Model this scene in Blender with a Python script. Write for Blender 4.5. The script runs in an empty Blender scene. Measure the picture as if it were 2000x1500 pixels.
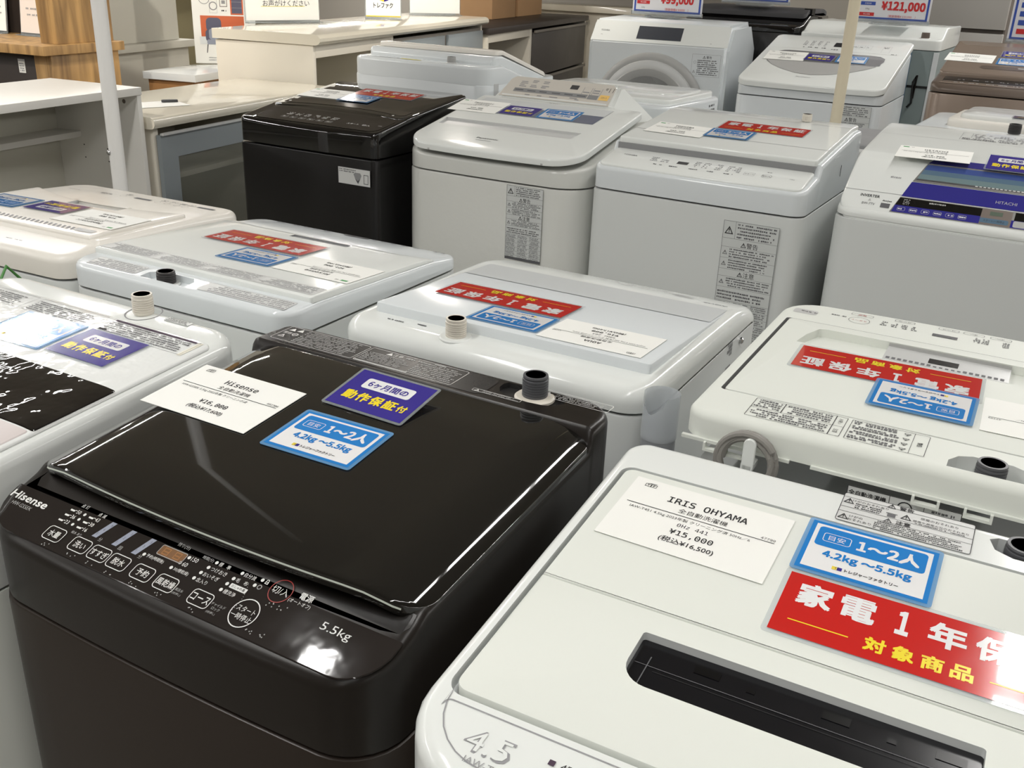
import bpy, bmesh, math, random
from mathutils import Vector, Matrix
random.seed(7)
SC = bpy.context.scene
COL = SC.collection

# ------------------------------------------------------------------ camera, world, lights, exposure
CAM_H = 1.39
cam_d = bpy.data.cameras.new('camera'); cam = bpy.data.objects.new('camera', cam_d); COL.objects.link(cam)
cam_d.sensor_width = 36.0; cam_d.lens = 1921.0 / 2000.0 * 36.0
cam_d.clip_start = 0.02; cam_d.clip_end = 100
PITCH, ROLL, YAW = math.radians(23.1), math.radians(2.32), math.radians(29.2)
_f0 = Vector((-math.sin(YAW), math.cos(YAW), 0)); _r0 = Vector((math.cos(YAW), math.sin(YAW), 0)); _u0 = Vector((0, 0, 1))
_f = _f0 * math.cos(PITCH) - _u0 * math.sin(PITCH); _u = _u0 * math.cos(PITCH) + _f0 * math.sin(PITCH)
_r = _r0 * math.cos(ROLL) + _u * math.sin(ROLL); _up = -_r0 * math.sin(ROLL) + _u * math.cos(ROLL)
cam.matrix_world = Matrix(((_r.x, _up.x, -_f.x, 0), (_r.y, _up.y, -_f.y, 0), (_r.z, _up.z, -_f.z, CAM_H), (0, 0, 0, 1)))
SC.camera = cam

SC.view_settings.view_transform = 'Standard'
SC.view_settings.look = 'None'
SC.view_settings.gamma = 1.0
SC.view_settings.use_curve_mapping = False
SC.view_settings.exposure = 0.24

wd = bpy.data.worlds.new('store_air'); SC.world = wd; wd.use_nodes = True
wd.node_tree.nodes['Background'].inputs[0].default_value = (1.0, 0.97, 0.93, 1)
wd.node_tree.nodes['Background'].inputs[1].default_value = 0.3

CEIL = 3.1
def tube_light(x, y, ln=1.2, w=0.06, power=21.0):
    d = bpy.data.lights.new('ceiling_tube_light', 'AREA'); d.shape = 'RECTANGLE'; d.size = w; d.size_y = ln
    d.energy = power; d.color = (1.0, 0.985, 0.955)
    o = bpy.data.objects.new('ceiling_tube_light', d); COL.objects.link(o); o.location = (x, y, CEIL - 0.06)
def along(y):  # how strongly the tubes burn along the aisle
    return .72 if y < -1 else 1.8 if y < .6 else .55 if y < 2.2 else 1.2 if y < 5 else 2.1
for lx, pw, y0, y1 in ((-11.4, 11, -7, 15.5), (-5.6, 11, -7, 5.4), (-1.85, 6.5, -.9, 1.0), (0.22, 4.6, -7, 15.5), (6.0, 11, -7, 15.5)):
    y = y0
    while y < y1:
        tube_light(lx, y, .57, .10, pw * along(y)); y += .64
for sx, sy in ((-3.55, 5.0), (-6.4, 7.6), (-8.2, 5.0)):
    d = bpy.data.lights.new('track_spot_light', 'AREA'); d.shape = 'DISK'; d.size = 0.09; d.energy = 9.0; d.color = (1.0, 0.93, 0.84)
    o = bpy.data.objects.new('track_spot_light', d); COL.objects.link(o); o.location = (sx, sy, CEIL - 0.22)

def spot(x, y, tx, ty, tz, power, ang=70):
    d = bpy.data.lights.new('track_spot_light', 'SPOT'); d.energy = power; d.color = (1.0, 0.93, 0.83); d.spot_size = math.radians(ang); d.spot_blend = 0.6; d.shadow_soft_size = 0.06
    o = bpy.data.objects.new('track_spot_light', d); COL.objects.link(o); o.location = (x, y, CEIL - .15)
    o.rotation_euler = (Vector((tx, ty, tz)) - o.location).to_track_quat('-Z', 'Y').to_euler()
spot(-2.9, .7, -3.6, 2.8, .8, 115, 60); spot(-1.3, 4.4, -3.5, 4.7, .75, 110, 66); spot(-3.3, 2.2, -4.7, 3.9, 1.0, 130, 60); spot(-2.5, 3.9, -4.3, 6.2, .9, 90, 62)

# ------------------------------------------------------------------ materials
def lin(c):
    return tuple((v / 255 / 12.92 if v / 255 <= 0.04045 else ((v / 255 + 0.055) / 1.055) ** 2.4) for v in c)
MATS = {}
def mat(name, rgb, rough=0.4, coat=0.0, metal=0.0, spec=0.5, noise=0.0, scale=40.0, bump=0.0, trans=0.0, alpha=1.0, ior=1.45):
    m = bpy.data.materials.new(name); m.use_nodes = True; nt = m.node_tree; b = nt.nodes['Principled BSDF']
    c = lin(rgb)
    b.inputs['Base Color'].default_value = (*c, 1); b.inputs['Roughness'].default_value = rough
    b.inputs['Metallic'].default_value = metal; b.inputs['Specular IOR Level'].default_value = spec
    b.inputs['Coat Weight'].default_value = coat; b.inputs['Coat Roughness'].default_value = 0.03
    b.inputs['Transmission Weight'].default_value = trans; b.inputs['Alpha'].default_value = alpha; b.inputs['IOR'].default_value = ior
    tc = nt.nodes.new('ShaderNodeTexCoord'); nz = nt.nodes.new('ShaderNodeTexNoise'); nz.inputs['Scale'].default_value = scale
    nz.inputs['Detail'].default_value = 3
    nt.links.new(tc.outputs['Object'], nz.inputs['Vector'])
    mr = nt.nodes.new('ShaderNodeMapRange'); mr.inputs['To Min'].default_value = max(0.0, rough - 0.03 - noise * 0.3); mr.inputs['To Max'].default_value = rough + 0.03 + noise * 0.3
    nt.links.new(nz.outputs['Fac'], mr.inputs['Value']); nt.links.new(mr.outputs['Result'], b.inputs['Roughness'])
    if noise:
        mx = nt.nodes.new('ShaderNodeMix'); mx.data_type = 'RGBA'
        mx.inputs['A'].default_value = (*[v * (1 - noise) for v in c], 1); mx.inputs['B'].default_value = (*[min(1, v * (1 + noise)) for v in c], 1)
        nt.links.new(nz.outputs['Fac'], mx.inputs['Factor']); nt.links.new(mx.outputs['Result'], b.inputs['Base Color'])
    if bump:
        bp = nt.nodes.new('ShaderNodeBump'); bp.inputs['Strength'].default_value = bump; bp.inputs['Distance'].default_value = 0.01
        nt.links.new(nz.outputs['Fac'], bp.inputs['Height']); nt.links.new(bp.outputs['Normal'], b.inputs['Normal'])
    MATS[name] = m
    return name
mat('white', (228, 231, 228), 0.13); mat('white_matte', (224, 227, 220), 0.5, spec=0.2); mat('white_cool', (220, 225, 227), 0.16)
mat('white_warm', (232, 228, 220), 0.25); mat('grey_white', (205, 208, 207), 0.35); mat('panel_grey', (200, 201, 200), 0.3)
mat('silver', (176, 176, 174), 0.35); mat('mid_grey', (140, 141, 142), 0.35); mat('dark_grey', (66, 66, 68), 0.45)
mat('seam', (120, 122, 122), 0.6); mat('ink', (32, 32, 34), 0.6); mat('ink_soft', (95, 95, 98), 0.6); mat('ink_pale', (150, 150, 152), 0.6)
mat('ink_red', (170, 60, 60), 0.6); mat('ink_blue', (70, 90, 170), 0.6)
mat('gloss_black', (14, 13, 13), 0.04, coat=0.6); mat('glass_black', (20, 19, 17), 0.03, coat=1.0, noise=0.15, scale=5)
mat('satin_black', (30, 26, 23), 0.3); mat('brown_black', (44, 37, 32), 0.32); mat('deck_black', (46, 45, 45), 0.28)
mat('panel_black', (40, 36, 34), 0.06, noise=0.1, scale=18, bump=0.03); mat('void_black', (6, 6, 7), 0.25)
mat('slot_black', (20, 20, 23), 0.18); mat('print_white', (225, 225, 222), 0.5); mat('print_grey', (170, 170, 168), 0.5)
mat('trim_grey', (186, 192, 182), 0.3); mat('led_bar', (150, 156, 172), 0.3); mat('led_amber', (120, 82, 44), 0.3); mat('led_seg', (160, 110, 60), 0.3)
mat('ring_red', (150, 50, 45), 0.4)
mat('paper', (240, 240, 235), 0.6); mat('sign_red', (200, 34, 30), 0.12, coat=0.8); mat('sign_blue', (34, 128, 205), 0.12, coat=0.8)
mat('sign_white', (236, 236, 236), 0.12, coat=0.8); mat('sign_purple', (58, 48, 142), 0.12, coat=0.8); mat('sign_yellow', (245, 222, 50), 0.2, coat=0.8)
mat('laminate', (205, 214, 220), 0.06, coat=1.0, alpha=0.35); mat('laminate_blue', (110, 165, 215), 0.06, coat=1.0, alpha=0.75)
mat('logo_green', (40, 150, 70), 0.5); mat('logo_yellow', (230, 205, 60), 0.5)
mat('cap_grey', (84, 85, 88), 0.42); mat('cap_dark', (58, 56, 56), 0.45); mat('cap_blue', (30, 85, 190), 0.4); mat('cream', (222, 216, 204), 0.35)
mat('cap_brown', (110, 98, 90), 0.5); mat('cord_grey', (140, 137, 132), 0.45); mat('steel', (190, 190, 190), 0.25, metal=1.0)
mat('frost', (205, 210, 214), 0.3, alpha=0.55); mat('hose_grey', (150, 153, 157), 0.4); mat('white_body', (208, 211, 209), 0.3)
mat('purple_glass', (48, 46, 138), 0.08, coat=1.0); mat('steel_blue', (92, 118, 140), 0.1, coat=1.0); mat('window_blue', (66, 86, 150), 0.1, coat=1.0); mat('window_teal', (116, 138, 142), 0.1, coat=1.0); mat('frame_silver', (150, 148, 146), 0.25, metal=0.4)
mat('lcd_green', (80, 95, 80), 0.3); mat('beige_panel', (206, 201, 192), 0.35); mat('orange_key', (240, 200, 120), 0.4)
mat('blue_window', (120, 126, 146), 0.08, coat=1.0); mat('grey_window', (128, 128, 130), 0.12, coat=0.8); mat('grey_window_dark', (104, 103, 106), 0.12, coat=0.8)
mat('taupe', (140, 125, 113), 0.25, metal=0.25); mat('taupe_dark', (104, 92, 83), 0.3, metal=0.2); mat('label_paper', (226, 222, 206), 0.4)
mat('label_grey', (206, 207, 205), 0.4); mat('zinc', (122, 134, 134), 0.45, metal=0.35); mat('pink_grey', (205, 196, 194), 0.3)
mat('film', (228, 230, 228), 0.12, bump=0.18, scale=26); mat('film_black', (16, 14, 14), 0.04, coat=0.8, bump=0.5, scale=14)
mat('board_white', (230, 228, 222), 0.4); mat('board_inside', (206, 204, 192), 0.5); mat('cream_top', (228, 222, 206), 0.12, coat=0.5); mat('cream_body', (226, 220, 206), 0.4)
mat('door_blue', (148, 156, 160), 0.3); mat('glass_door', (150, 152, 142), 0.08, alpha=0.3); mat('dark_wood', (56, 49, 45), 0.4, noise=0.15, scale=8)
mat('drawer_grey', (74, 70, 67), 0.4, noise=0.1, scale=6); mat('rail_grey', (120, 115, 108), 0.35); mat('cab_grey', (196, 194, 184), 0.5); mat('cab_olive', (120, 112, 84), 0.6)
mat('oak_small', (158, 116, 74), 0.5, noise=0.2, scale=6); mat('carton', (176, 138, 98), 0.7, noise=0.06, scale=6); mat('pole_white', (242, 241, 238), 0.35); mat('pole_beige', (216, 206, 182), 0.4)
mat('fridge', (176, 170, 160), 0.4, metal=0.1); mat('fridge_grey', (160, 157, 152), 0.4, metal=0.1); mat('fridge_edge', (88, 80, 74), 0.4)
mat('pop_blue', (60, 86, 170), 0.3); mat('pop_red', (204, 48, 50), 0.4); mat('pop_white', (228, 228, 232), 0.25); mat('acrylic', (222, 228, 230), 0.05, trans=0.8, ior=1.15)
mat('poster_orange', (206, 104, 66), 0.6); mat('poster_slate', (92, 92, 112), 0.6); mat('poster_plum', (70, 52, 70), 0.6); mat('paper_warm', (228, 216, 206), 0.5); mat('cloth_plum', (126, 116, 116), 0.9)
mat('leaf', (80, 140, 70), 0.5); mat('yellow_tape', (226, 214, 70), 0.5)
mat('floor_tile', (120, 114, 106), 0.35, noise=0.04, scale=3); mat('wall_paint', (160, 154, 144), 0.7); mat('ceiling_paint', (176, 172, 164), 0.8)

def oak():
    m = bpy.data.materials.new('oak_planks'); m.use_nodes = True; nt = m.node_tree; b = nt.nodes['Principled BSDF']
    tc = nt.nodes.new('ShaderNodeTexCoord'); mp = nt.nodes.new('ShaderNodeMapping'); mp.inputs['Scale'].default_value = (9, 9, 0.9)
    nz = nt.nodes.new('ShaderNodeTexNoise'); nz.inputs['Scale'].default_value = 2.2; nz.inputs['Detail'].default_value = 6; nz.inputs['Distortion'].default_value = 0.6
    cr = nt.nodes.new('ShaderNodeValToRGB'); cr.color_ramp.elements[0].color = (*lin((112, 84, 50)), 1); cr.color_ramp.elements[0].position = 0.3
    cr.color_ramp.elements[1].color = (*lin((186, 148, 94)), 1); cr.color_ramp.elements[1].position = 0.72
    nt.links.new(tc.outputs['Object'], mp.inputs['Vector']); nt.links.new(mp.outputs['Vector'], nz.inputs['Vector']); nt.links.new(nz.outputs['Fac'], cr.inputs['Fac'])
    nt.links.new(cr.outputs['Color'], b.inputs['Base Color']); b.inputs['Roughness'].default_value = 0.5
    MATS['oak_planks'] = m
oak()

# ------------------------------------------------------------------ geometry helpers
def rr(x0, x1, y0, y1, r, bow=0.0, n=7, rf=None, nb=14):
    """rounded rectangle, counter-clockwise; rf = radius of the two front (low y) corners; bow = how far the front edge bulges"""
    rf = r if rf is None else rf
    pts = []
    def arc(cx, cy, rad, a0):
        for i in range(n + 1):
            a = math.radians(a0 + 90 * i / n); pts.append((cx + rad * math.cos(a), cy + rad * math.sin(a)))
    xc, hw = (x0 + x1) / 2, (x1 - x0) / 2
    arc(x0 + rf, y0 + rf, rf, 180)
    if bow:
        for i in range(1, nb):
            pts.append((x0 + rf + (x1 - x0 - 2 * rf) * i / nb, y0))
    arc(x1 - rf, y0 + rf, rf, 270)
    arc(x1 - r, y1 - r, r, 0); arc(x0 + r, y1 - r, r, 90)
    if bow:
        ym = (y0 + y1) / 2
        pts = [(x, y - bow * (1 - ((x - xc) / hw) ** 2) * (1 if y < y0 + rf + 1e-6 else 0) + 0.0) if y < ym else (x, y) for x, y in pts]
    return pts
def inset(pts, d):
    n = len(pts); out = []
    for i in range(n):
        a, b, c = Vector(pts[i - 1]), Vector(pts[i]), Vector(pts[(i + 1) % n])
        e1 = (b - a); e2 = (c - b)
        e1 = e1.normalized() if e1.length > 1e-9 else e2.normalized(); e2 = e2.normalized() if e2.length > 1e-9 else e1
        n1 = Vector((-e1.y, e1.x)); n2 = Vector((-e2.y, e2.x)); m = (n1 + n2)
        m = m.normalized() if m.length > 1e-6 else n1
        k = d / max(0.35, m.dot(n1)); out.append((b.x + m.x * k, b.y + m.y * k))
    return out
def pline(prof):
    prof = sorted(prof)
    def h(x, y):
        if y <= prof[0][0]: return prof[0][1]
        for (a, za), (b, zb) in zip(prof, prof[1:]):
            if y <= b: return za + (zb - za) * (y - a) / (b - a)
        return prof[-1][1]
    return h
def smooth(prof, r=0.012, n=4):
    """round the kinks of a profile"""
    f = pline(prof); out = [prof[0]]
    for y, z in prof[1:-1]:
        for i in range(-n, n + 1):
            yy = y + r * i / n
            out.append((yy, sum(f(0, yy + r * k / 4) for k in range(-4, 5)) / 9))
    out.append(prof[-1]); return sorted(out)

class G:
    """collects geometry of ONE mesh with several materials"""
    def __init__(s): s.v = []; s.f = []; s.m = []; s.names = []; s.fn = None
    def mi(s, name):
        if name not in s.names: s.names.append(name)
        return s.names.index(name)
    def put(s, verts, faces, m, fn=None):
        o = len(s.v); fn = fn or s.fn
        s.v += [tuple(fn(*v)) for v in verts] if fn else [tuple(v) for v in verts]
        k = s.mi(m)
        for f in faces: s.f.append([i + o for i in f]); s.m.append(k)
    def box(s, x0, x1, y0, y1, z0, z1, m, bev=0.0):
        if bev:
            prism(s, rr(x0, x1, y0, y1, bev, n=2), z0, m, top=z1, bevel=bev * 0.9, seg=2, bot=True); return
        v = [(x, y, z) for z in (z0, z1) for x, y in ((x0, y0), (x1, y0), (x1, y1), (x0, y1))]
        s.put(v, [(3, 2, 1, 0), (4, 5, 6, 7), (0, 1, 5, 4), (1, 2, 6, 5), (2, 3, 7, 6), (3, 0, 4, 7)], m)
    def quad(s, pts, m): s.put(pts, [tuple(range(len(pts)))], m)
    def rect(s, x0, x1, y0, y1, m, z=0.0): s.put([(x0, y0, z), (x1, y0, z), (x1, y1, z), (x0, y1, z)], [(0, 1, 2, 3)], m)
    def poly(s, pts, m, z=0.0): s.put([(x, y, z) for x, y in pts], [tuple(range(len(pts)))], m)
    def frame(s, x0, x1, y0, y1, w, m, z=0.0, r=0.0):
        if r:
            a = rr(x0, x1, y0, y1, r, n=4); b = inset(a, w); n = len(a)
            s.put([(x, y, z) for x, y in a + b], [(i, (i + 1) % n, n + (i + 1) % n, n + i) for i in range(n)], m); return
        s.rect(x0, x1, y0, y0 + w, m, z); s.rect(x0, x1, y1 - w, y1, m, z); s.rect(x0, x0 + w, y0 + w, y1 - w, m, z); s.rect(x1 - w, x1, y0 + w, y1 - w, m, z)
    def ring(s, cx, cy, r0, r1, m, z=0.0, n=32):
        s.put([(cx + r * math.cos(2 * math.pi * i / n), cy + r * math.sin(2 * math.pi * i / n), z) for r in (r1, r0) for i in range(n)],
              [(i, (i + 1) % n, n + (i + 1) % n, n + i) for i in range(n)], m)
    def disc(s, cx, cy, r, m, z=0.0, n=20): s.poly([(cx + r * math.cos(2 * math.pi * i / n), cy + r * math.sin(2 * math.pi * i / n)) for i in range(n)], m, z)
    def lathe(s, cx, cy, prof, m, n=28, axis='z', fn=None):
        v = []; f = []
        for r, z in prof:
            for i in range(n):
                a = 2 * math.pi * i / n; c, q = r * math.cos(a), r * math.sin(a)
                v.append((cx + c, cy + q, z) if axis == 'z' else (cx + c, z, cy + q))
        for k in range(len(prof) - 1):
            for i in range(n):
                j = (i + 1) % n; f.append((k * n + i, k * n + j, (k + 1) * n + j, (k + 1) * n + i))
        if prof[0][0] > 1e-6: f.append(tuple(reversed(range(n))))
        if prof[-1][0] > 1e-6: f.append(tuple(range((len(prof) - 1) * n, len(prof) * n)))
        s.put(v, f, m, fn)
    def tube(s, pts, r, m, n=10):
        v = []; f = []; P = [Vector(p) for p in pts]
        up = Vector((0.3, 0.2, 1)).normalized()
        for k, p in enumerate(P):
            d = (P[min(k + 1, len(P) - 1)] - P[max(k - 1, 0)]).normalized()
            a = d.cross(up)
            a = a.normalized() if a.length > 1e-4 else d.orthogonal().normalized()
            b = d.cross(a)
            for i in range(n):
                t = 2 * math.pi * i / n; v.append(p + a * r * math.cos(t) + b * r * math.sin(t))
        for k in range(len(P) - 1):
            for i in range(n):
                j = (i + 1) % n; f.append((k * n + i, k * n + j, (k + 1) * n + j, (k + 1) * n + i))
        f.append(tuple(reversed(range(n)))); f.append(tuple(range((len(P) - 1) * n, len(P) * n)))
        s.put(v, f, m)
    def bm(s, b, mats):
        o = len(s.v); b.verts.index_update(); s.v += [tuple(s.fn(*v.co)) if s.fn else tuple(v.co) for v in b.verts]
        ks = [s.mi(m) for m in mats]
        for f in b.faces: s.f.append([v.index + o for v in f.verts]); s.m.append(ks[f.material_index])
        b.free()
    def text(s, t, x, y, h, m, w=None, bold=0.0, al='C', rot=0.0, z=0.0, fn=None, wmax=None):
        """text whose glyph box is h tall (and w wide if given), centred on x, y (al L / R: x is the left / right end)"""
        vs, fs, (bx0, bx1, by0, by1) = glyphs(t, bold)
        sy = h / max(1e-6, by1 - by0); sx = (w / max(1e-6, bx1 - bx0)) if w else sy
        if wmax and (bx1 - bx0) * sx > wmax: sx = wmax / (bx1 - bx0)
        ox = {'C': (bx0 + bx1) / 2, 'L': bx0, 'R': bx1}[al]; oy = (by0 + by1) / 2
        c, q = math.cos(rot), math.sin(rot); out = []
        for a, b, dz in vs:
            u, k = (a - ox) * sx, (b - oy) * sy; out.append((x + u * c - k * q, y + u * q + k * c, z + dz))
        s.put(out, fs, m, fn)
    def scrib(s, x0, x1, y, h, m, z=0.0, dens=0.8):
        """a line of print too small to read"""
        x = x0
        while x < x1 - h * 0.3:
            w = h * random.uniform(0.35, 0.95); w = min(w, x1 - x)
            if random.random() < dens: s.rect(x, x + w, y - h / 2 * random.uniform(0.6, 1), y + h / 2 * random.uniform(0.6, 1), m, z)
            x += w + h * random.uniform(0.12, 0.3)
    def build(s, name, parent=None, sharp=32, data=None):
        me = bpy.data.meshes.new(name); me.from_pydata(s.v, [], s.f)
        for n in s.names: me.materials.append(MATS[n])
        me.polygons.foreach_set('material_index', s.m); me.validate(); me.shade_smooth(); me.set_sharp_from_angle(angle=math.radians(sharp)); me.update()
        o = bpy.data.objects.new(name, me); COL.objects.link(o)
        if parent: o.parent = parent
        return o

import os
FONTS = {}
def font(n):
    if n not in FONTS:
        FONTS[n] = None
        try: FONTS[n] = bpy.data.fonts.load(os.path.join(bpy.utils.system_resource('DATAFILES'), 'fonts', n))
        except Exception: pass
    return FONTS[n]
FACE = [None]
_GC = {}
def glyphs(t, bold=0.0):
    face = FACE[0]
    if face and face[0] == 'D' and any(ord(ch) > 0x2000 for ch in t): face = None
    k = (t, bold, face)
    if k not in _GC:
        c = bpy.data.curves.new('lettering', 'FONT'); c.body = t; c.resolution_u = 2; c.fill_mode = 'FRONT'
        if face and font(face): c.font = font(face)
        o = bpy.data.objects.new('lettering', c); me = bpy.data.meshes.new_from_object(o)
        vs = [(v.co.x, v.co.y, 0.0) for v in me.vertices]; fs = [tuple(p.vertices) for p in me.polygons]
        if bold:
            q = bold * .6; vv, ff = [], []
            for a, b in ((-q, -q), (q, -q), (-q, q), (q, q)):
                o_ = len(vv); vv += [(x + a, y + b, len(vv) * 1e-9 + o_ / max(1, len(vs)) * 2.5e-5) for x, y, _ in vs]; ff += [tuple(i + o_ for i in f) for f in fs]
            vs, fs = vv, ff
        xs = [v[0] for v in vs]; ys = [v[1] for v in vs]
        _GC[k] = (vs, fs, (min(xs), max(xs), min(ys), max(ys)))
        bpy.data.objects.remove(o); bpy.data.curves.remove(c); bpy.data.meshes.remove(me)
    return _GC[k]

def prism(g, outline, zb, m, top=0.0, h=None, hb=None, bevel=0.004, seg=3, ys=(), xs=(), holes=(), bot=False):
    """a plate or body: outline, top surface z = top or h(x, y), underside zb or hb(x, y), rounded top edge.
    holes: list of (outline, depth, material of walls and floor)"""
    b = bmesh.new(); mats = [m]
    rings = [[(x, y, -10.0) for x, y in outline]]
    for k in range(seg + 1 if bevel else 1):
        a = math.pi / 2 * k / seg if bevel else 0
        d = bevel * (1 - math.cos(a)); o = inset(outline, d) if d else outline
        rings.append([(x, y, -bevel * (1 - math.sin(a)) if bevel else 0.0) for x, y in o])
    vr = [[b.verts.new(p) for p in r] for r in rings]; n = len(outline)
    for r1, r2 in zip(vr, vr[1:]):
        for i in range(n): b.faces.new((r1[i], r1[(i + 1) % n], r2[(i + 1) % n], r2[i]))
    if bot: b.faces.new(tuple(reversed(vr[0])))
    edges = []
    for i in range(n): edges.append(b.edges.get((vr[-1][i], vr[-1][(i + 1) % n])))
    if not holes and not ys and not xs:
        b.faces.new(tuple(vr[-1]))
    else:
        floors = []
        for ho, depth, hm in holes:
            if hm not in mats: mats.append(hm)
            k = mats.index(hm); nh = len(ho)
            t = [b.verts.new((x, y, 0.0)) for x, y in ho]; f = [b.verts.new((x, y, -100.0 - depth)) for x, y in ho]
            for i in range(nh):
                edges.append(b.edges.new((t[i], t[(i + 1) % nh])))
            floors.append((t, f, k))
        r = bmesh.ops.triangle_fill(b, use_beauty=True, use_dissolve=False, edges=edges)
        for t, f, k in floors:
            nh = len(t)
            for i in range(nh):
                q = b.faces.new((t[(i + 1) % nh], t[i], f[i], f[(i + 1) % nh])); q.material_index = k
            q = b.faces.new(tuple(f)); q.material_index = k
        for y in ys: bmesh.ops.bisect_plane(b, geom=b.verts[:] + b.edges[:] + b.faces[:], plane_co=(0, y, 0), plane_no=(0, 1, 0), dist=1e-6)
        for x in xs: bmesh.ops.bisect_plane(b, geom=b.verts[:] + b.edges[:] + b.faces[:], plane_co=(x, 0, 0), plane_no=(1, 0, 0), dist=1e-6)
    for v in b.verts:
        x, y, z = v.co
        t = h(x, y) if h else top
        if z < -50: v.co.z = t + (z + 100.0)
        elif z < -5: v.co.z = hb(x, y) if hb else zb
        else: v.co.z = t + z
    bmesh.ops.recalc_face_normals(b, faces=b.faces[:])
    g.bm(b, mats)

def empty(name, loc=(0, 0, 0), rz=0.0, label=None, cat=None, group=None):
    o = bpy.data.objects.new(name, None); COL.objects.link(o); o.location = loc; o.rotation_euler = (0, 0, rz); o.empty_display_size = 0.1
    return tag(o, label, cat, group)
def tag(o, label=None, cat=None, group=None, kind=None):
    if label: o['label'] = label
    if cat: o['category'] = cat
    if group: o['group'] = group
    if kind: o['kind'] = kind
    return o
# ------------------------------------------------------------------ the shop's cards (one mesh each: card, print, laminate)
def logo_box(g, x, y, s, m):
    """small open-box mark with two letters"""
    w = s
    g.frame(x - w, x, y - w * .42, y + w * .42, w * .09, m, .0009); g.frame(x, x + w, y - w * .42, y + w * .42, w * .09, m, .0009)
    g.text('T', x - w * .5, y, w * .5, m, bold=.02, z=.0009); g.text('F', x + w * .5, y, w * .5, m, bold=.02, z=.0009)
    g.quad([(x - w * .9, y + w * .46, .0009), (x + w * .7, y + w * .62, .0009), (x + w * .95, y + w * .75, .0009), (x - w * .2, y + w * .66, .0009)], m)
CARDS = {}
def card_price(key, brand, spec, price, taxed, code='', logo='box', spec2=''):
    g = G(); W, H = .171, .113; FACE[0] = 'DejaVuSansMono.woff2'
    prism(g, [(-W / 2, -H / 2), (W / 2, -H / 2), (W / 2, H / 2), (-W / 2, H / 2)], 0, 'paper', top=.0006, bevel=0)
    z = .0009
    if logo == 'box': logo_box(g, -.066, .045, .0065, 'ink')
    else:
        g.rect(-.078, -.064, .042, .048, 'logo_green', z); g.text('TF', -.055, .045, .005, 'ink', z=z)
    g.text(brand, .002, .031, .0105, 'ink', bold=.012, z=z, wmax=.085); g.text('全自動洗濯機', .002, .0165, .0082, 'ink', z=z)
    g.rect(-.078, .078, .0078, .0088, 'ink', z)
    g.text(spec, -.072, .0015, .0062, 'ink', al='L', z=z, wmax=.146)
    if spec2: g.text(spec2, .0, -.008, .006, 'ink', z=z)
    if code: g.text(code, .078, .0125, .0038, 'ink', al='R', z=z)
    g.text(price, .003, -.0215, .0098, 'ink', bold=.012, z=z); g.text('(税込' + taxed + ')', .003, -.036, .0105, 'ink', bold=.012, z=z)
    CARDS[key] = g; FACE[0] = None
def card_warranty(key):
    g = G(); W, H = .240, .087
    prism(g, rr(-W / 2 - .005, W / 2 + .005, -H / 2 - .005, H / 2 + .005, .004, n=3), 0, 'laminate', top=.0006, bevel=0)
    g.rect(-W / 2, W / 2, -H / 2, H / 2, 'sign_red', .0008); z = .0010
    x = -.092
    for ch in '家電1年保証':
        w = .024 if ch == '1' else .036
        g.text(ch, x + (.0 if ch != '1' else .001), .0165, .033, 'sign_white', w=(.011 if ch == '1' else .031), bold=.02, z=z); x += .0375
    x = -.033
    for ch in '対象商品':
        g.text(ch, x, -.0235, .0185, 'sign_yellow', w=.018, bold=.02, z=z); x += .023
    g.rect(-.107, -.055, -.0245, -.0232, 'sign_yellow', z); g.rect(.057, .107, -.0245, -.0232, 'sign_yellow', z)
    CARDS[key] = g
def card_capacity(key, who, kg):
    g = G(); W, H = .119, .083
    prism(g, rr(-W / 2 - .004, W / 2 + .004, -H / 2 - .004, H / 2 + .004, .004, n=3), 0, 'laminate_blue', top=.0006, bevel=0)
    g.rect(-W / 2, W / 2, -H / 2, H / 2, 'sign_blue', .0008); g.rect(-W / 2 + .0045, W / 2 - .0045, -H / 2 + .0045, H / 2 - .0045, 'sign_white', .00095)
    z = .0011; zz = .00125
    g.poly(rr(-W / 2 + .0085, W / 2 - .0085, .0005, H / 2 - .008, .004, n=3), 'sign_blue', z)
    g.frame(-.045, -.0185, .0095, .024, .0007, 'sign_white', zz, r=.003); g.text('目安', -.0318, .0168, .0082, 'sign_white', z=zz, wmax=.02)
    g.text(who, .0165, .0168, .0195, 'sign_white', bold=.02, z=zz, wmax=.058)
    g.text(kg, .001, -.0115, .0145, 'sign_blue', bold=.02, z=zz, wmax=.096)
    g.rect(-.027, -.0225, -.0315, -.0265, 'logo_yellow', zz); g.rect(-.0222, -.0178, -.0315, -.0265, 'sign_purple', zz); g.text('TF', -.0224, -.029, .003, 'ink', z=zz + .0001)
    g.text('トレジャーファクトリー', -.0155, -.029, .0052, 'ink', bold=.015, al='L', z=zz, wmax=.048)
    CARDS[key] = g
def card_check(key):
    g = G(); W, H = .115, .080
    prism(g, rr(-W / 2 - .004, W / 2 + .004, -H / 2 - .004, H / 2 + .004, .004, n=3), 0, 'laminate', top=.0006, bevel=0)
    g.rect(-W / 2, W / 2, -H / 2, H / 2, 'sign_purple', .0008); z = .0010; zz = .00115
    g.poly(rr(-.037, .037, .004, .026, .004, n=3), 'sign_white', z)
    g.text('6ヶ月間の', 0, .0148, .0125, 'sign_purple', bold=.012, z=zz, wmax=.062)
    x = -.0375
    for ch in '動作保証':
        g.text(ch, x, -.0145, .0185, 'sign_yellow', w=.018, bold=.02, z=z); x += .0205
    g.text('付', x - .002, -.0155, .0135, 'sign_yellow', bold=.015, z=z)
    CARDS[key] = g
FACE[0] = 'Noto Sans CJK Regular.woff2'
card_warranty('red'); card_check('purple')
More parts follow.
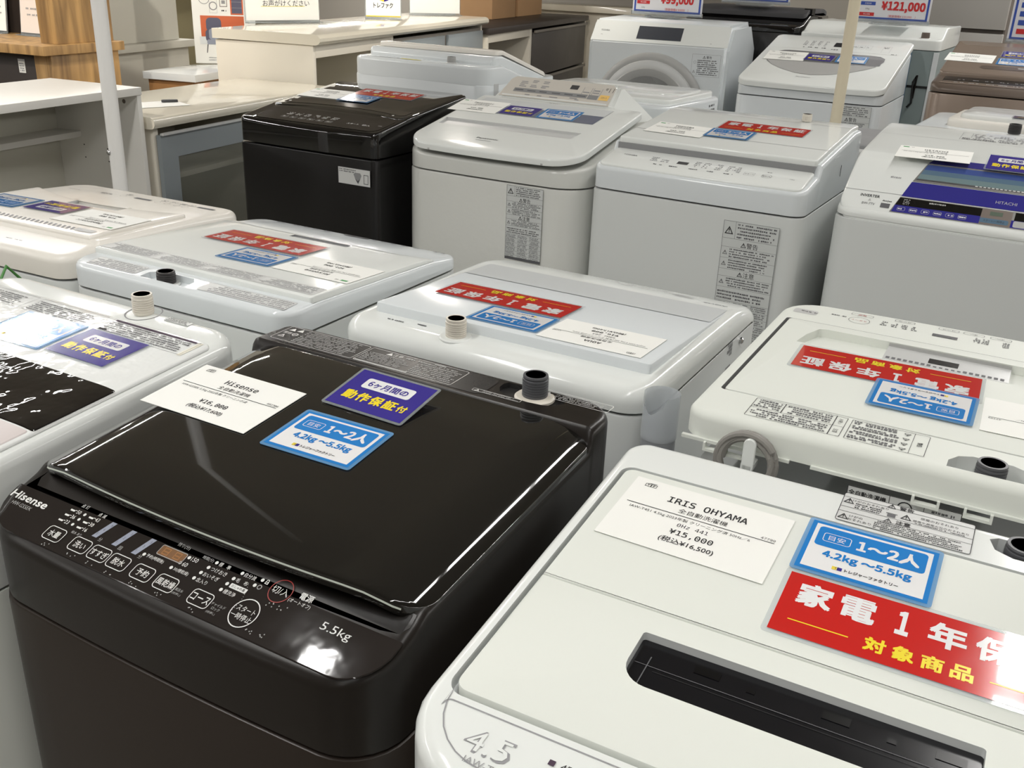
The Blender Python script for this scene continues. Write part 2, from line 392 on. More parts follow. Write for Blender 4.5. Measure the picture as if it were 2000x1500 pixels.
card_capacity('b12', '1～2人', '4.2kg ～5.5kg'); card_capacity('b34', '3～4人', '6.0kg ～8.0kg'); card_capacity('b4', '4人～', '8.0kg ～')
FACE[0] = None
NAMES = {'red': ('warranty_card', 'sign'), 'purple': ('working_guarantee_card', 'sign'), 'b12': ('capacity_card', 'sign'), 'b34': ('capacity_card', 'sign'), 'b4': ('capacity_card', 'sign')}
GROUPS = {'red': 'red one year warranty cards', 'purple': 'purple six month guarantee cards', 'b12': 'blue capacity cards', 'b34': 'blue capacity cards', 'b4': 'blue capacity cards'}
_cd = {}
def put_card(key, wsh, wx, wy, ang, label, dz=0.0, lift=None):
    """lay a card on a washer's lid; ang in degrees in the room, text upright for someone looking along +y when 0"""
    if key not in _cd:
        o = CARDS[key].build(NAMES.get(key, ('price_tag', 'price tag'))[0]); _cd[key] = o
    else:
        o = _cd[key].copy(); COL.objects.link(o)
    e = .004; h = wsh.hw
    n = Vector((-(h(wx + e, wy) - h(wx - e, wy)) / (2 * e), -(h(wx, wy + e) - h(wx, wy - e)) / (2 * e), 1)).normalized()
    a = math.radians(ang); x = Vector((math.cos(a), math.sin(a), 0)); x = (x - n * x.dot(n)).normalized(); y = n.cross(x)
    p = Vector((wx, wy, h(wx, wy))) + n * (.0009 + dz)
    if lift:  # tilt about one edge
        y = (y + n * lift).normalized(); n = x.cross(y); p += n * (abs(lift) * .042)
    o.matrix_world = Matrix(((x.x, y.x, n.x, p.x), (x.y, y.y, n.y, p.y), (x.z, y.z, n.z, p.z), (0, 0, 0, 1)))
    nm, cat = NAMES.get(key, ('price_tag', 'price tag'))
    tag(o, label, cat, GROUPS.get(key, 'white price tags on the washers'))
    return o

class Washer:
    def __init__(s, name, label, cx, cy, yaw, away=False, group='washing machines in rows'):
        s.cx, s.cy = cx, cy; s.a = math.radians(yaw + (180 if away else 0))
        s.root = empty(name, (cx, cy, 0), s.a, label, 'washing machine', group); s.lid = None
    def loc(s, wx, wy):
        dx, dy = wx - s.cx, wy - s.cy; c, q = math.cos(-s.a), math.sin(-s.a); return dx * c - dy * q, dx * q + dy * c
    def hw(s, wx, wy): return s.lid(*s.loc(wx, wy))
    def on(s, h, e=.0006):
        """print onto a top surface h(x, y)"""
        return lambda x, y, z=0.0: (x, y, h(x, y) + e + z)
    def cabinet(s, outl, zs, m, extra=None, top_in=.0, zb=.03):
        g = G(); prism(g, outl, zb, m, top=zs - .003, bevel=.004, seg=2, bot=True)
        if extra: extra(g)
        o = g.build('cabinet', s.root)
        f = G()
        x = [p[0] for p in outl]; y = [p[1] for p in outl]
        for fx in (min(x) + .06, max(x) - .06):
            for fy in (min(y) + .07, max(y) - .06):
                q = G(); q.lathe(fx, fy, [(.0, 0), (.022, 0), (.022, .012), (.016, .031), (0, .031)], 'cap_dark', n=14); q.build('foot', s.root)
        return o
def faucet(root, x, y, z, body='cream', hollow='cap_brown', r=.0175, hgt=.036, core=None, flange='white', fr=.03, name='water_inlet'):
    g = G()
    if flange: g.lathe(x, y, [(0, z), (fr, z), (fr, z + .003), (fr * .9, z + .005), (r * .9, z + .005)], flange)
    p = [(r * .92, z + .003)]
    k = int(hgt / .0045); 
    for i in range(k):
        zz = z + .006 + (hgt - .010) * i / k; p += [(r, zz), (r, zz + .0022), (r * .93, zz + .0028)]
    p += [(r * .98, z + hgt - .002), (r * .95, z + hgt), (r * .78, z + hgt)]
    g.lathe(x, y, p, body)
    o = g.build(name, root)
    q = G(); q.lathe(x, y, [(r * .78, z + hgt), (r * .76, z + hgt * .45), (0, z + hgt * .45)], hollow, n=24)
    if core:
        for i in range(4):
            a = i * math.pi / 2 + .4; c, d = math.cos(a), math.sin(a)
            q.put([(x + c * r * .6 - d * .002, y + d * r * .6 + c * .002, z + hgt * .8), (x + c * r * .6 + d * .002, y + d * r * .6 - c * .002, z + hgt * .8), (x + d * .002, y - c * .002, z + hgt * .86), (x - d * .002, y + c * .002, z + hgt * .86)], [(0, 1, 2, 3)], core)
        q.lathe(x, y, [(0, z + hgt * .7), (r * .7, z + hgt * .7)], core, n=20); q.lathe(x, y, [(r * .3, z + hgt * .7), (r * .3, z + hgt * .86), (0, z + hgt * .86)], core, n=4)
    q.build('inlet_bore', o)
    return o
def warn_triangle(g, x, y, s, m, z=0.0, fill=False):
    if fill: g.poly([(x - s / 2, y - s * .42), (x + s / 2, y - s * .42), (x, y + s * .46)], m, z); return
    t = s * .1
    P = [(x - s / 2, y - s * .42), (x + s / 2, y - s * .42), (x, y + s * .46)]; Q = inset(P, t)
    g.put([(a, b, z) for a, b in P + Q], [(0, 1, 4, 3), (1, 2, 5, 4), (2, 0, 3, 5)], m)
    g.rect(x - t / 2, x + t / 2, y - s * .08, y + s * .18, m, z); g.rect(x - t / 2, x + t / 2, y - s * .25, y - s * .15, m, z)
def small_print(g, x0, x1, y0, y1, n, m, z=0.0, dens=.85):
    hh = (y1 - y0) / n
    for i in range(n): g.scrib(x0, x1 - random.random() * (x1 - x0) * .18, y1 - hh * (i + .5), hh * .62, m, z, dens)
def key(g, x, y, w, h, m, t=.0007, r=.003, z=0.0): g.frame(x - w / 2, x + w / 2, y - h / 2, y + h / 2, t, m, z, r=r)
# ------------------------------------------------------------------ front row: glossy black washer
def black_front():
    s = Washer('washing_machine', 'glossy black top-loading washer with dark brown front and lit key panel, nearest the camera', -.689, .7725, .3); R = s.root
    out = rr(-.27, .27, -.252, .2625, .05, bow=.008, rf=.06)
    def seamline(g): pass
    g = G(); prism(g, out, .03, 'brown_black', top=.724, bevel=.004, seg=2, bot=True); g.build('cabinet', R)
    for fx in (-.2, .2):
        for fy in (-.18, .2):
            q = G(); q.lathe(fx, fy, [(0, 0), (.022, 0), (.022, .012), (.016, .032), (0, .032)], 'cap_dark', n=14); q.build('foot', R)
    hp = pline(smooth([(-.26, .8055), (-.172, .838), (-.160, .846), (.178, .868), (.184, .892), (.27, .893)], .003, 2))
    g = G()
    band = rr(-.268, .268, -.250, .2605, .048, bow=.008, rf=.058)
    ys = (-.2, -.176, -.172, -.168, -.163, -.160, -.157, .175, .178, .181, .184, .187)
    pock = [(-.247, -.166), (-.249, -.178), (-.243, -.188), (-.225, -.1915), (-.1, -.194), (.1, -.194), (.235, -.1905), (.254, -.187), (.260, -.178), (.259, -.166)]
    fa = [(.150, .247), (.116, .247), (.112, .240), (.113, .228), (.120, .216), (.135, .209), (.165, .207), (.185, .209), (.199, .216), (.205, .228), (.205, .243), (.201, .247)]
    prism(g, band, .7275, 'satin_black', h=hp, bevel=.012, seg=4, ys=ys, holes=[(list(reversed(pock))[::-1], .02, 'void_black'), (fa[::-1], .007, 'deck_black')])
    F = s.on(hp, .0004); g.fn = F
    # deck with the warning prints
    g.poly(rr(-.255, .105, .192, .247, .012), 'deck_black', 0)
    for x0, x1 in ((-.247, -.103), (-.100, .058)):
        g.frame(x0, x1, .196, .2455, .0008, 'print_white', .0003, r=.004)
    for i, (x, y) in enumerate(((-.236, .236), (-.223, .238), (-.236, .211))): warn_triangle(g, x, y, .011, 'print_white', .0003, fill=i < 2)
    g.text('警告', -.236, .223, .007, 'print_white', z=.0003); g.ring(-.222, .222, .0035, .0048, 'print_white', .0003, 16); g.rect(-.2262, -.2178, .2216, .2226, 'print_white', .0003)
    small_print(g, -.212, -.106, .199, .243, 9, 'print_grey', .0003)
    warn_triangle(g, -.066, .238, .010, 'print_white', .0003, fill=True); g.text('注意', -.053, .238, .008, 'print_white', z=.0003)
    g.scrib(-.04, .0, .238, .005, 'print_grey', .0003); g.rect(-.098, -.012, .1965, .2005, 'print_grey', .0003)
    small_print(g, -.097, -.022, .203, .232, 7, 'print_grey', .0003); small_print(g, -.015, .055, .199, .240, 8, 'print_grey', .0003)
    g.rect(.004, .022, .2405, .2435, 'print_grey', .0003)
    g.frame(.164, .262, .232, .254, .0007, 'print_white', .0003, r=.003); warn_triangle(g, .175, .243, .013, 'print_white', .0003); small_print(g, .186, .258, .2345, .252, 4, 'print_grey', .0003)
    g.frame(.088, .158, .199, .2065, .0006, 'print_white', .0003, r=.002); warn_triangle(g, .095, .2025, .007, 'print_white', .0003); small_print(g, .103, .156, .1995, .206, 2, 'print_grey', .0003)
    g.fn = None
    tc = g.build('top_cover', R)
    # key panel: a glossy sheet with its print
    g = G(); pn = [(-.258, -.182), (-.252, -.2), (-.235, -.2025), (-.1, -.206), (.1, -.206), (.245, -.2015), (.262, -.19), (.266, -.176), (.262, -.215), (.245, -.236), (.22, -.244), (.15, -.2475), (.0, -.2495), (-.15, -.2475), (-.22, -.244), (-.245, -.236), (-.262, -.215)]
    sheet = rr(-.264, .264, -.2465, -.1935, .002, bow=.0, rf=.046)
    hs = lambda x, y: hp(x, y) + .0002
    prism(g, sheet, 0, 'panel_black', h=lambda x, y: hp(x, y) + .0012, hb=hs, bevel=.0006, seg=1, ys=(-.22, -.2))
    g.fn = s.on(hp, .0016); pw, pg = 'print_white', 'print_grey'
    def T(t, x, y, h, m=pw, **k): g.text(t, x, y, h, m, **k)
    T('Hisense', -.2315, -.2065, .0095, w=.058, bold=.03); T('HW-G55EK', -.233, -.2165, .0045, pg, w=.032)
    for y, a, b in ((-.199, '50', '43'), (-.206, '36', '30'), (-.2135, '23', '16')):
        xo = (y + .199) * .15
        for x, t in ((-.172, a), (-.143, b)):
            x += xo; g.quad([(x, y - .0015, 0), (x + .006, y - .0015, 0), (x + .0065, y + .0005, 0), (x - .0005, y + .0005, 0)], pw); g.rect(x + .0065, x + .009, y + .0003, y + .001, pw)
            T(t, x + .0125, y, .0045)
        g.disc(-.1505 + xo, y, .0018, pw)
    T('点 灯', -.1585, -.1905, .0045); T('点 滅', -.130, -.1925, .0045)
    for xa in (-.112, -.082, -.053):
        g.poly([(xa - .0075, -.2165), (xa - .0005, -.2165), (xa + .0075, -.1945), (xa + .0005, -.1945)], 'led_bar')
    for xa, t in ((-.112, '963'), (-.082, '321'), (-.053, '531')):
        for i, ch in enumerate(t): T(ch, xa + .004 - i * .004, -.199 - i * .0065, .003, 'ink_soft', z=.0002)
    for x, t in ((-.106, '分'), (-.076, '回'), (-.047, '分')): T(t, x, -.2165, .0045, pg)
    dx = rr(-.034, .001, -.2075, -.1955, .002, n=3); g.poly(dx, 'led_amber'); g.frame(-.034, .001, -.2075, -.1955, .0007, pg, .0003, r=.002)
    for x in (-.0245, -.009):
        g.frame(x - .0042, x + .0042, -.2056, -.2014, .0011, 'led_seg', .0003); g.frame(x - .0042, x + .0042, -.2022, -.1975, .0011, 'led_seg', .0003)
    T('残り(分)', -.0115, -.1895, .005, pg); T('時間(分)', .0245, -.192, .0045, pg)
    for x, y, t in ((.004, -.198, '150'), (-.0005, -.206, '60'), (-.005, -.214, '30(槽乾燥)'), (-.045, -.2125, '予約(時間後)'), (.036, -.192, '標　準'), (.032, -.1995, 'つけおき'), (.029, -.207, 'おいそぎ'), (.027, -.2145, '念入り'), (.070, -.192, '自分流'), (.066, -.2, '毛　布'), (.063, -.2145, '槽洗浄')):
        g.disc(x, y, .0019, pw); T(t, x + .0035, y, .0047, al='L', wmax=.024)
    g.disc(.064, -.207, .0019, pw); g.poly(rr(.068, .089, -.2095, -.2045, .0008, n=2), pw); T('おしゃれ着', .0785, -.207, .0032, 'ink', z=.0003)
    g.disc(.095, -.1905, .0019, pw); g.frame(.099, .103, -.193, -.1905, .0008, pw); g.ring(.101, -.1895, .001, .0017, pw, 0, 12)
    g.disc(.0915, -.198, .0019, pw); g.ring(.0975, -.198, .0018, .0026, pg, 0, 14)
    for i in range(12): g.disc(.085 + .006 * math.sin(i * .2), -.2 - i * .0025, .0004, pg, n=6)
    T('電源', .150, -.190, .0075, bold=.02); T('(オートオフ)', .147, -.198, .0048, wmax=.03)
    T('5.5kg', .199, -.209, .0105, w=.034)
    for x, y in ((.121, -.2445 + .035), (.135, -.208), (.122, -.2385), (.136, -.238)):
        for i in range(5): g.disc(x + random.uniform(-.005, .005), y + random.uniform(-.003, .003), .0007, pg, n=6)
    for x in (-.161, -.121, -.091, -.063, -.028, .005, .052):
        for i in range(4): g.disc(x + random.uniform(-.006, .006), -.2435 + random.uniform(-.0015, .002), .0007, pg, n=6)
    T('チャイルド', .074, -.2295, .0032, pg); T('ロック', .074, -.2335, .0032, pg); T('(5秒押し)', .072, -.2385, .003, pg); T('風呂水', .0235, -.231, .0032, pg); T('(3秒押し)', .0235, -.2355, .003, pg)
    T('給水 あり', -.138, -.2165 - .004, .0034, pg)
    g.fn = None; cp = g.build('control_panel', R)
    def button(x, t, red=False, y=-.2305, w=.0265, h=.0165):
        b = G(); b.fn = s.on(hp, .0017); b.poly(rr(x - w / 2, x + w / 2, y - h / 2, y + h / 2, .0045, n=4), 'panel_black', .0002)
        b.frame(x - w / 2, x + w / 2, y - h / 2, y + h / 2, .0008, pw, .0004, r=.0045); b.text(t, x, y, .0078, pw, z=.0005, wmax=w * .86, bold=.01); b.build('button', cp)
    for x, t in ((-.161, '水量'), (-.121, '洗い'), (-.0915, 'すすぎ'), (-.063, '脱水'), (-.028, '予約'), (.0045, '風乾燥'), (.0515, 'コース')): button(x, t)
    b = G(); b.fn = s.on(hp, .0017); b.ring(.104, -.2265, .0143, .0153, pw, .0004, 32); b.text('スタート', .104, -.223, .006, pw, z=.0005, wmax=.022); b.text('一時停止', .104, -.231, .0065, pw, z=.0005, wmax=.025); b.build('button', cp)
    b = G(); b.fn = s.on(hp, .0017); b.ring(.121, -.194, .0118, .0127, 'ring_red', .0004, 32); b.text('切/入', .121, -.194, .008, pw, z=.0005, wmax=.02); b.build('button', cp)
    # lid
    def hl(x, y):
        d = max(0, abs(x) - .180) / .083; return .8925 + .086 * (min(y, .18) - .185) - .0185 * d ** 3
    s.lid = hl
    g = G(); lo = rr(-.263, .266, -.174, .182, .012, bow=.012, rf=.035, nb=20)
    xs = [k * sg for k in (.18, .192, .202, .21, .217, .223, .229, .2345, .2395, .244, .248, .252, .2555, .259) for sg in (-1, 1)]
    prism(g, lo, 0, 'glass_black', h=hl, hb=lambda x, y: hl(x, y) - .013, bevel=.0035, seg=3, xs=xs, ys=(-.1, 0, .1), bot=True)
    lid = g.build('lid', R, sharp=25)
    g = G(); fr = [p for p in lo if p[1] < -.17]; fr = [p for p in fr if -.247 < p[0] < .252]; fr.sort()
    v = []; f = []
    for i, (x, y) in enumerate(fr):
        v += [(x, y + .002, hl(x, y) - .0006), (x, y + .0115, hl(x, y) + .0008), (x, y - .0008, hl(x, y) - .006)]
    for i in range(len(fr) - 1): f += [(3 * i, 3 * i + 3, 3 * i + 4, 3 * i + 1), (3 * i + 2, 3 * i + 5, 3 * i + 3, 3 * i)]
    g.put(v, f, 'trim_grey'); tr = g.build('lid_trim', lid); tr['label'] = 'pale grey strip along the lid front edge'
    faucet(R, .162, .232, .887, 'cap_grey', 'cap_dark', r=.0165, hgt=.033, core='cap_blue', flange='cream', fr=.026)
    return s
H1 = black_front()

# ------------------------------------------------------------------ front row: white washer with the black slot handle
def white_slot():
    s = Washer('washing_machine', 'white top-loading washer with a long black slot handle in its folding lid, front right', -.100, .7255, 1.8); R = s.root
    W2 = .272
    out = rr(-W2, W2, -.2575, .2575, .03, bow=.012, rf=.075)
    s.cabinet(out, .66, 'white_matte')
    h = lambda x, y: .89 - .09 * (.2575 - y)
    g = G(); op = rr(-.2545, .2545, -.1865, .1925, .014, rf=.016)
    pn = rr(-.247, .247, -.2435, -.193, .006, rf=.06)
    inl = [(.114, .234), (.120, .218), (.137, .2105), (.155, .2105), (.172, .218), (.178, .234), (.170, .2395), (.122, .2395)]
    prism(g, rr(-W2 + .002, W2 - .002, -.2555, .2555, .028, bow=.012, rf=.073), .661, 'white', h=h, bevel=.014, seg=4, ys=(0,), holes=[(op[::-1], .013, 'grey_white'), (inl[::-1], .03, 'grey_white')])
    g.fn = s.on(h)
    pi = inset(pn, .0012); n = len(pn); g.put([(x, y, 0) for x, y in pn + pi], [(i, (i + 1) % n, n + (i + 1) % n, n + i) for i in range(n)], 'ink_pale')
    # warning plate print at the back edge
    x0, x1, y0, y1 = -.028, .100, .1965, .2505
    g.poly(rr(x0, x1, y0, y1, .003, n=3), 'label_grey', .0001); g.frame(x0, x1, y0, y1, .0007, 'ink', .0004, r=.003)
    for y in (.2425, .2235, .2145): g.rect(x0, x1, y, y + .0005, 'ink', .0004)
    warn_triangle(g, .020, .2455, .009, 'ink', .0005); g.text('警告', .0345, .2455, .007, 'ink', z=.0005, bold=.02)
    warn_triangle(g, .0205, .218, .009, 'ink', .0005); g.text('注意', .035, .2185, .007, 'ink', z=.0005, bold=.02)
    warn_triangle(g, -.021, .236, .011, 'ink', .0005); g.text('けがのおそれあり', .0, .238, .0042, 'ink', z=.0005); small_print(g, -.014, .014, .2245, .235, 3, 'ink', .0005)
    warn_triangle(g, .036, .232, .011, 'ink', .0005); g.text('感電のおそれあり', .067, .2365, .0042, 'ink', z=.0005); g.text('感電や漏電火災のおそれあり', .069, .2295, .0038, 'ink', z=.0005); small_print(g, .045, .096, .2245, .227, 1, 'ink', .0005)
    g.rect(.018, .026, .2255, .231, 'ink_soft', .0005); g.rect(.0165, .0275, .2312, .2325, 'ink_soft', .0005)
    warn_triangle(g, -.021, .2055, .011, 'ink', .0005); g.text('けがの', -.009, .2085, .0042, 'ink', z=.0005); g.text('おそれあり', -.005, .2025, .0042, 'ink', z=.0005); small_print(g, .009, .097, .198, .2135, 5, 'ink', .0005)
    # front key panel print
    g.text('4.5', -.193, -.221, .0225, 'ink_pale', w=.040, bold=.0); g.text('4.5', -.193, -.221, .0192, 'white', w=.0352, z=.0004); g.text('IAW-T451', -.186, -.2395, .006, 'ink_pale', w=.036, z=.0004)
    for i, (x, y, t) in enumerate(((-.144, -.213, '45L'), (-.146, -.2235, '40L'), (-.148, -.234, '30L'))):
        g.rect(x - .0025, x + .0025, y - .0025, y + .0025, 'poster_plum', .0004); g.text(t, x + .0075, y, .006, 'ink', al='L', z=.0004)
    for i in range(5):
        x = -.08 + i * .065; key(g, x, -.228, .034, .014, 'ink_pale', z=.0004); g.text(('洗い', 'すすぎ', '脱水', 'コース', 'スタート')[i], x, -.228, .006, 'ink', z=.0005)
    g.fn = None; g.build('top_cover', R)
    # lid in two leaves, the front one with the slot
    s.lid = lambda x, y: h(x, y) - .0005
    def leaf(y0, y1, r, rf, holes, name):
        g = G(); prism(g, rr(-.2505, .2505, y0, y1, r, rf=rf), 0, 'white_matte', h=s.lid, hb=lambda x, y: h(x, y) - .0125, bevel=.002, seg=2, holes=holes, bot=False); return g.build(name, R)
    slot = rr(-.1365, .1375, -.1085, -.0475, .003, rf=.024)
    b1 = leaf(-.0168, .1905, .011, .001, (), 'lid'); b2 = leaf(-.1795, -.0182, .001, .013, [(slot[::-1], .0085, 'grey_white')], 'lid')
    g = G(); si = inset(slot, .0004); hs = lambda x, y: h(x, y) - .008
    prism(g, si, 0, 'slot_black', h=hs, hb=lambda x, y: hs(x, y) - .001, bevel=0, ys=(-.075,))
    g.fn = s.on(hs); g.rect(-.133, .134, -.0775, -.0768, 'ink_soft'); g.rect(-.1155, .134, -.0820, -.0815, 'ink'); g.rect(-.1225, -.1215, -.104, -.066, 'ink_soft')
    for x in (-.085, .02, .105): g.rect(x, x + .022, -.0665, -.0575, 'void_black'); 
    for x in (-.04, .07): g.rect(x, x + .007, -.0675, -.0625, 'void_black')
    g.fn = None; g.build('handle_recess', b2)
    faucet(R, .146, .234, .857, 'cap_grey', 'cap_dark', r=.0175, hgt=.034, core='cap_blue', flange='void_black', fr=.024)
    return s
I1 = white_slot()

# ------------------------------------------------------------------ front row: white washer with the black glass strip and film
def white_film():
    s = Washer('washing_machine', 'white film-wrapped washer with beige label strip, left of the glossy black one', -1.238, .703, .5); R = s.root
    out = rr(-.265, .265, -.263, .263, .06, rf=.05)
    s.cabinet(out, .70, 'white_matte')
    h = lambda x, y: .89 - .07 * (.263 - y)
    g = G(); prism(g, rr(-.264, .264, -.262, .262, .06, rf=.05), .701, 'white', h=h, bevel=.022, seg=5, ys=(.2, 0))
    g.fn = s.on(h); g.ring(.077, .238, .026, .028, 'ink_pale', 0, 30)
    g.rect(.123, .172, .233, .247, 'white', .0002); g.frame(.123, .172, .233, .247, .0006, 'ink_soft', .0003); small_print(g, .126, .170, .2345, .2455, 5, 'ink', .0004)
    g.fn = None; g.build('top_cover', R)
    hl = lambda x, y: h(x, y) + .0035 - max(0, abs(x) - .22) ** 2 * 2.0
    s.lid = hl
    g = G(); prism(g, rr(-.255, .253, -.225, .203, .012, rf=.02), 0, 'film', h=hl, hb=lambda x, y: h(x, y) - .002, bevel=.004, seg=3, xs=(-.24, -.22, .22, .235, .245), ys=(-.1, 0, .1))
    g.fn = s.on(hl)
    g.rect(-.25, .243, .152, .196, 'label_paper')
    for x0, x1, hd in ((-.245, -.1, None), (-.09, .055, None), (.068, .24, 1)):
        g.frame(x0, x1, .153, .195, .0005, 'ink_soft', .0003)
        if hd: g.rect(x0 + .004, x1 - .006, .190, .194, 'poster_plum', .0004); g.rect(x0 + .004, x0 + .02, .158, .163, 'ink', .0004)
        small_print(g, x0 + .004, x1 - .004, .156, .188, 6, 'ink_soft', .0004)
    g.fn = None; lid = g.build('lid', R)
    g = G(); hp2 = lambda x, y: hl(x, y) + .0012
    prism(g, rr(-.255, .2515, -.082, .038, .004), 0, 'film_black', h=hp2, hb=hl, bevel=.001, seg=1, ys=(-.05,), xs=(-.24, -.22, .22, .235, .245)); g.build('glass_panel', lid)
    g = G()
    prism(g, rr(-.255, .2475, -.224, -.0845, .004, rf=.02), 0, 'pink_grey', h=hp2, hb=hl, bevel=.001, seg=1, xs=(-.24, -.22, .22, .235, .245)); g.build('key_panel', lid)
    faucet(R, .077, .238, .885, 'cream', 'cap_brown', r=.0155, hgt=.034, flange=None)
    return s
W1 = white_film()
# ------------------------------------------------------------------ second row, back to back with the first: seen from behind
def white_flat_lid():
    s = Washer('washing_machine', 'white washer with raised flat lid and cream water inlet, right behind the glossy black one', -.715, 1.44, .6, True); R = s.root
    out = rr(-.272, .272, -.285, .272, .05, rf=.05, bow=.006)
    def side(g):
        for z, w in ((.845, .020), (.838, .014), (.831, .019), (.824, .010), (.80, .016), (.793, .018)):
            random.seed(int(z * 1000)); y = -.118
            while y < -.118 + w * 1.4:
                b = random.uniform(.0008, .002); g.quad([(-.2725, y, z - .035), (-.2725, y + b, z - .035), (-.2725, y + b, z - .029), (-.2725, y, z - .029)], 'ink_soft'); y += b + .0012
    s.cabinet(out, .815, 'white_body', side)
    prof = [(-.29, .822), (-.27, .830), (-.20, .846), (-.165, .851), (.21, .856), (.28, .852)]
    h = pline(smooth(prof, .015, 3))
    g = G(); rec = [(.13, .205), (.13, .235), (.12, .252), (.03, .252), (.02, .235), (.02, .205)]
    prism(g, rr(-.272, .272, -.285, .272, .05, rf=.05, bow=.006), .8165, 'white', h=h, bevel=.024, seg=6, ys=(-.25, -.22, -.19, -.165, -.1, 0, .1, .2, .24), holes=[])
    g.fn = s.on(h); g.text('AQUA', -.213, -.186, .0075, 'ink_soft', w=.046, bold=.02); g.rect(-.236, -.19, -.198, -.1975, 'ink_pale')
    for x, w in ((-.03, .024), (-.062, .02), (-.094, .026), (.0, .018), (.03, .02)): g.text(('洗い', 'すすぎ', '脱水', '予約', '風乾燥')[int(abs(x) * 31) % 5], x, -.235, .008, 'ink_soft', w=w); 
    small_print(g, -.165, -.125, -.225, -.195, 4, 'ink_pale'); g.text('(洗い)・(すすぎ)・(脱水)', -.075, -.212, .009, 'ink_soft', w=.12)
    small_print(g, .15, .20, -.232, -.22, 2, 'ink_pale'); g.scrib(.1, .145, -.246, .004, 'ink_pale')
    g.scrib(.165, .2, .226, .004, 'ink_soft'); g.rect(.128, .145, .2195, .2225, 'ink_soft')
    g.fn = None; g.build('top_cover', R)
    hl = lambda x, y: .872 - .06 * (.205 - y) * 1.0
    s.lid = hl
    g = G(); prism(g, rr(-.248, .238, -.163, .207, .006, rf=.008), 0, 'white_cool', h=hl, hb=lambda x, y: h(x, y) - .004, bevel=.003, seg=2, ys=(-.06,))
    g.fn = s.on(hl); g.rect(-.244, .234, -.160, -.064, 'clear_pale', .0002); g.rect(-.246, .236, -.0655, -.0645, 'ink_pale', .0003); g.fn = None
    g.quad([(-.176, .2073, .8535), (-.150, .2073, .8535), (-.150, .2073, .855), (-.176, .2073, .855)], 'ink')
    g.build('lid', R)
    faucet(R, .066, .231, .851, 'cream', 'cap_brown', r=.0165, hgt=.034, flange='white', fr=.027)
    g = G(); g.lathe(0, 0, [(0, 0), (.006, 0), (.006, .004), (.003, .006), (0, .006)], 'steel', n=14, fn=lambda x, y, z: (-.272 - z, -.165 + x, .80 + y)); g.build('screw', R)
    return s
mat('clear_pale', (226, 230, 231), 0.1, coat=0.6)
AQ = white_flat_lid()

def white_grey_handle():
    s = Washer('washing_machine', 'white washer with small grey lid handle and dark inlet in a notch, second row', -1.315, 1.39, 1.0, True); R = s.root
    out = rr(-.266, .266, -.27, .272, .045, rf=.06, bow=.006)
    def rear(g):
        g.fn = lambda x, y, z=0: (-x, .2722 + z, y)
        x0, x1 = -.062, .052
        g.frame(x0, x1, .70, .79, .0007, 'ink'); g.rect(-.005, -.0044, .70, .79, 'ink'); g.text('Hisense', .024, .78, .008, 'ink', w=.046, bold=.03); g.rect(-.005, x1, .771, .7716, 'ink')
        warn_triangle(g, .004, .759, .012, 'ink'); g.text('警告', .027, .758, .009, 'ink', bold=.02); g.rect(-.005, x1, .746, .7466, 'ink'); small_print(g, 0, .048, .72, .742, 3, 'ink_soft')
        g.text('全自動洗濯機', -.045, .784, .005, 'ink', wmax=.03); small_print(g, x0 + .004, -.03, .773, .780, 1, 'ink'); g.ring(-.018, .778, .005, .006, 'ink', 0, 18); small_print(g, x0 + .004, -.008, .705, .766, 5, 'ink_soft')
        g.fn = None
    s.cabinet(out, .815, 'white_body', rear)
    h = pline(smooth([(-.28, .825), (-.25, .838), (-.15, .850), (.2, .862), (.28, .857)], .012, 3))
    notch = [(.085, .235), (.083, .2595), (-.025, .2595), (-.023, .235), (-.01, .222), (.07, .222)]
    g = G(); prism(g, rr(-.266, .266, -.27, .272, .045, rf=.06, bow=.006), .8165, 'white_cool', h=h, bevel=.011, seg=4, ys=(-.25, -.15, 0, .19), holes=[(notch[::-1], .013, 'white_cool')])
    g.fn = s.on(h)
    for x0, x1 in ((.1, .225), (-.245, -.05)):
        g.poly(rr(x0, x1, .222, .258, .004, n=3), 'label_grey'); small_print(g, x0 + .004, x1 - .004, .224, .256, 5, 'ink_pale', .0003)
        g.frame(x0, x1, .222, .258, .0005, 'ink_pale', .0003)
    for x, w in ((.2, .026), (.155, .024), (.125, .02), (.10, .02), (.07, .024), (-.058, .012), (-.082, .02), (-.108, .022), (-.137, .022), (-.165, .022)):
        g.text('洗濯' if x > 0 else '予約', x, -.243, .0085, 'ink_soft', w=w * .8, bold=.03)
    g.rect(-.04, .024, -.25, -.238, 'dark_grey', .0002); g.text('5.5', -.222, -.243, .009, 'ink_soft', w=.028, bold=.02)
    g.fn = None; g.build('top_cover', R)
    hl = pline(smooth([(-.15, .850), (-.135, .856), (.2, .8715), (.21, .869)], .004, 2)); s.lid = hl
    hand = [(.062, -.128), (.062, -.11), (-.085, -.11), (-.085, -.128)]
    arc = rr(-.262, .262, -.165, .208, .006, rf=.01, bow=-.022, nb=20)
    g = G(); prism(g, arc, 0, 'white', h=hl, hb=lambda x, y: h(x, y) - .002, bevel=.003, seg=2, ys=(-.135, -.12, .19, .2), holes=[(hand, .003, 'mid_grey')])
    g.fn = s.on(hl); g.rect(-.255, .255, .158, .2, 'label_grey')
    for x0, x1 in ((-.25, -.125), (-.12, .0), (.005, .12), (.125, .25)):
        g.frame(x0, x1, .16, .198, .0005, 'ink_pale', .0003); small_print(g, x0 + .003, x1 - .003, .162, .196, 6, 'ink_pale', .0003)
    g.fn = None; g.build('lid', R)
    faucet(R, .036, .243, .846, 'cap_dark', 'cap_dark', r=.0165, hgt=.026, core='cap_blue', flange='white', fr=.024)
    return s
HW = white_grey_handle()

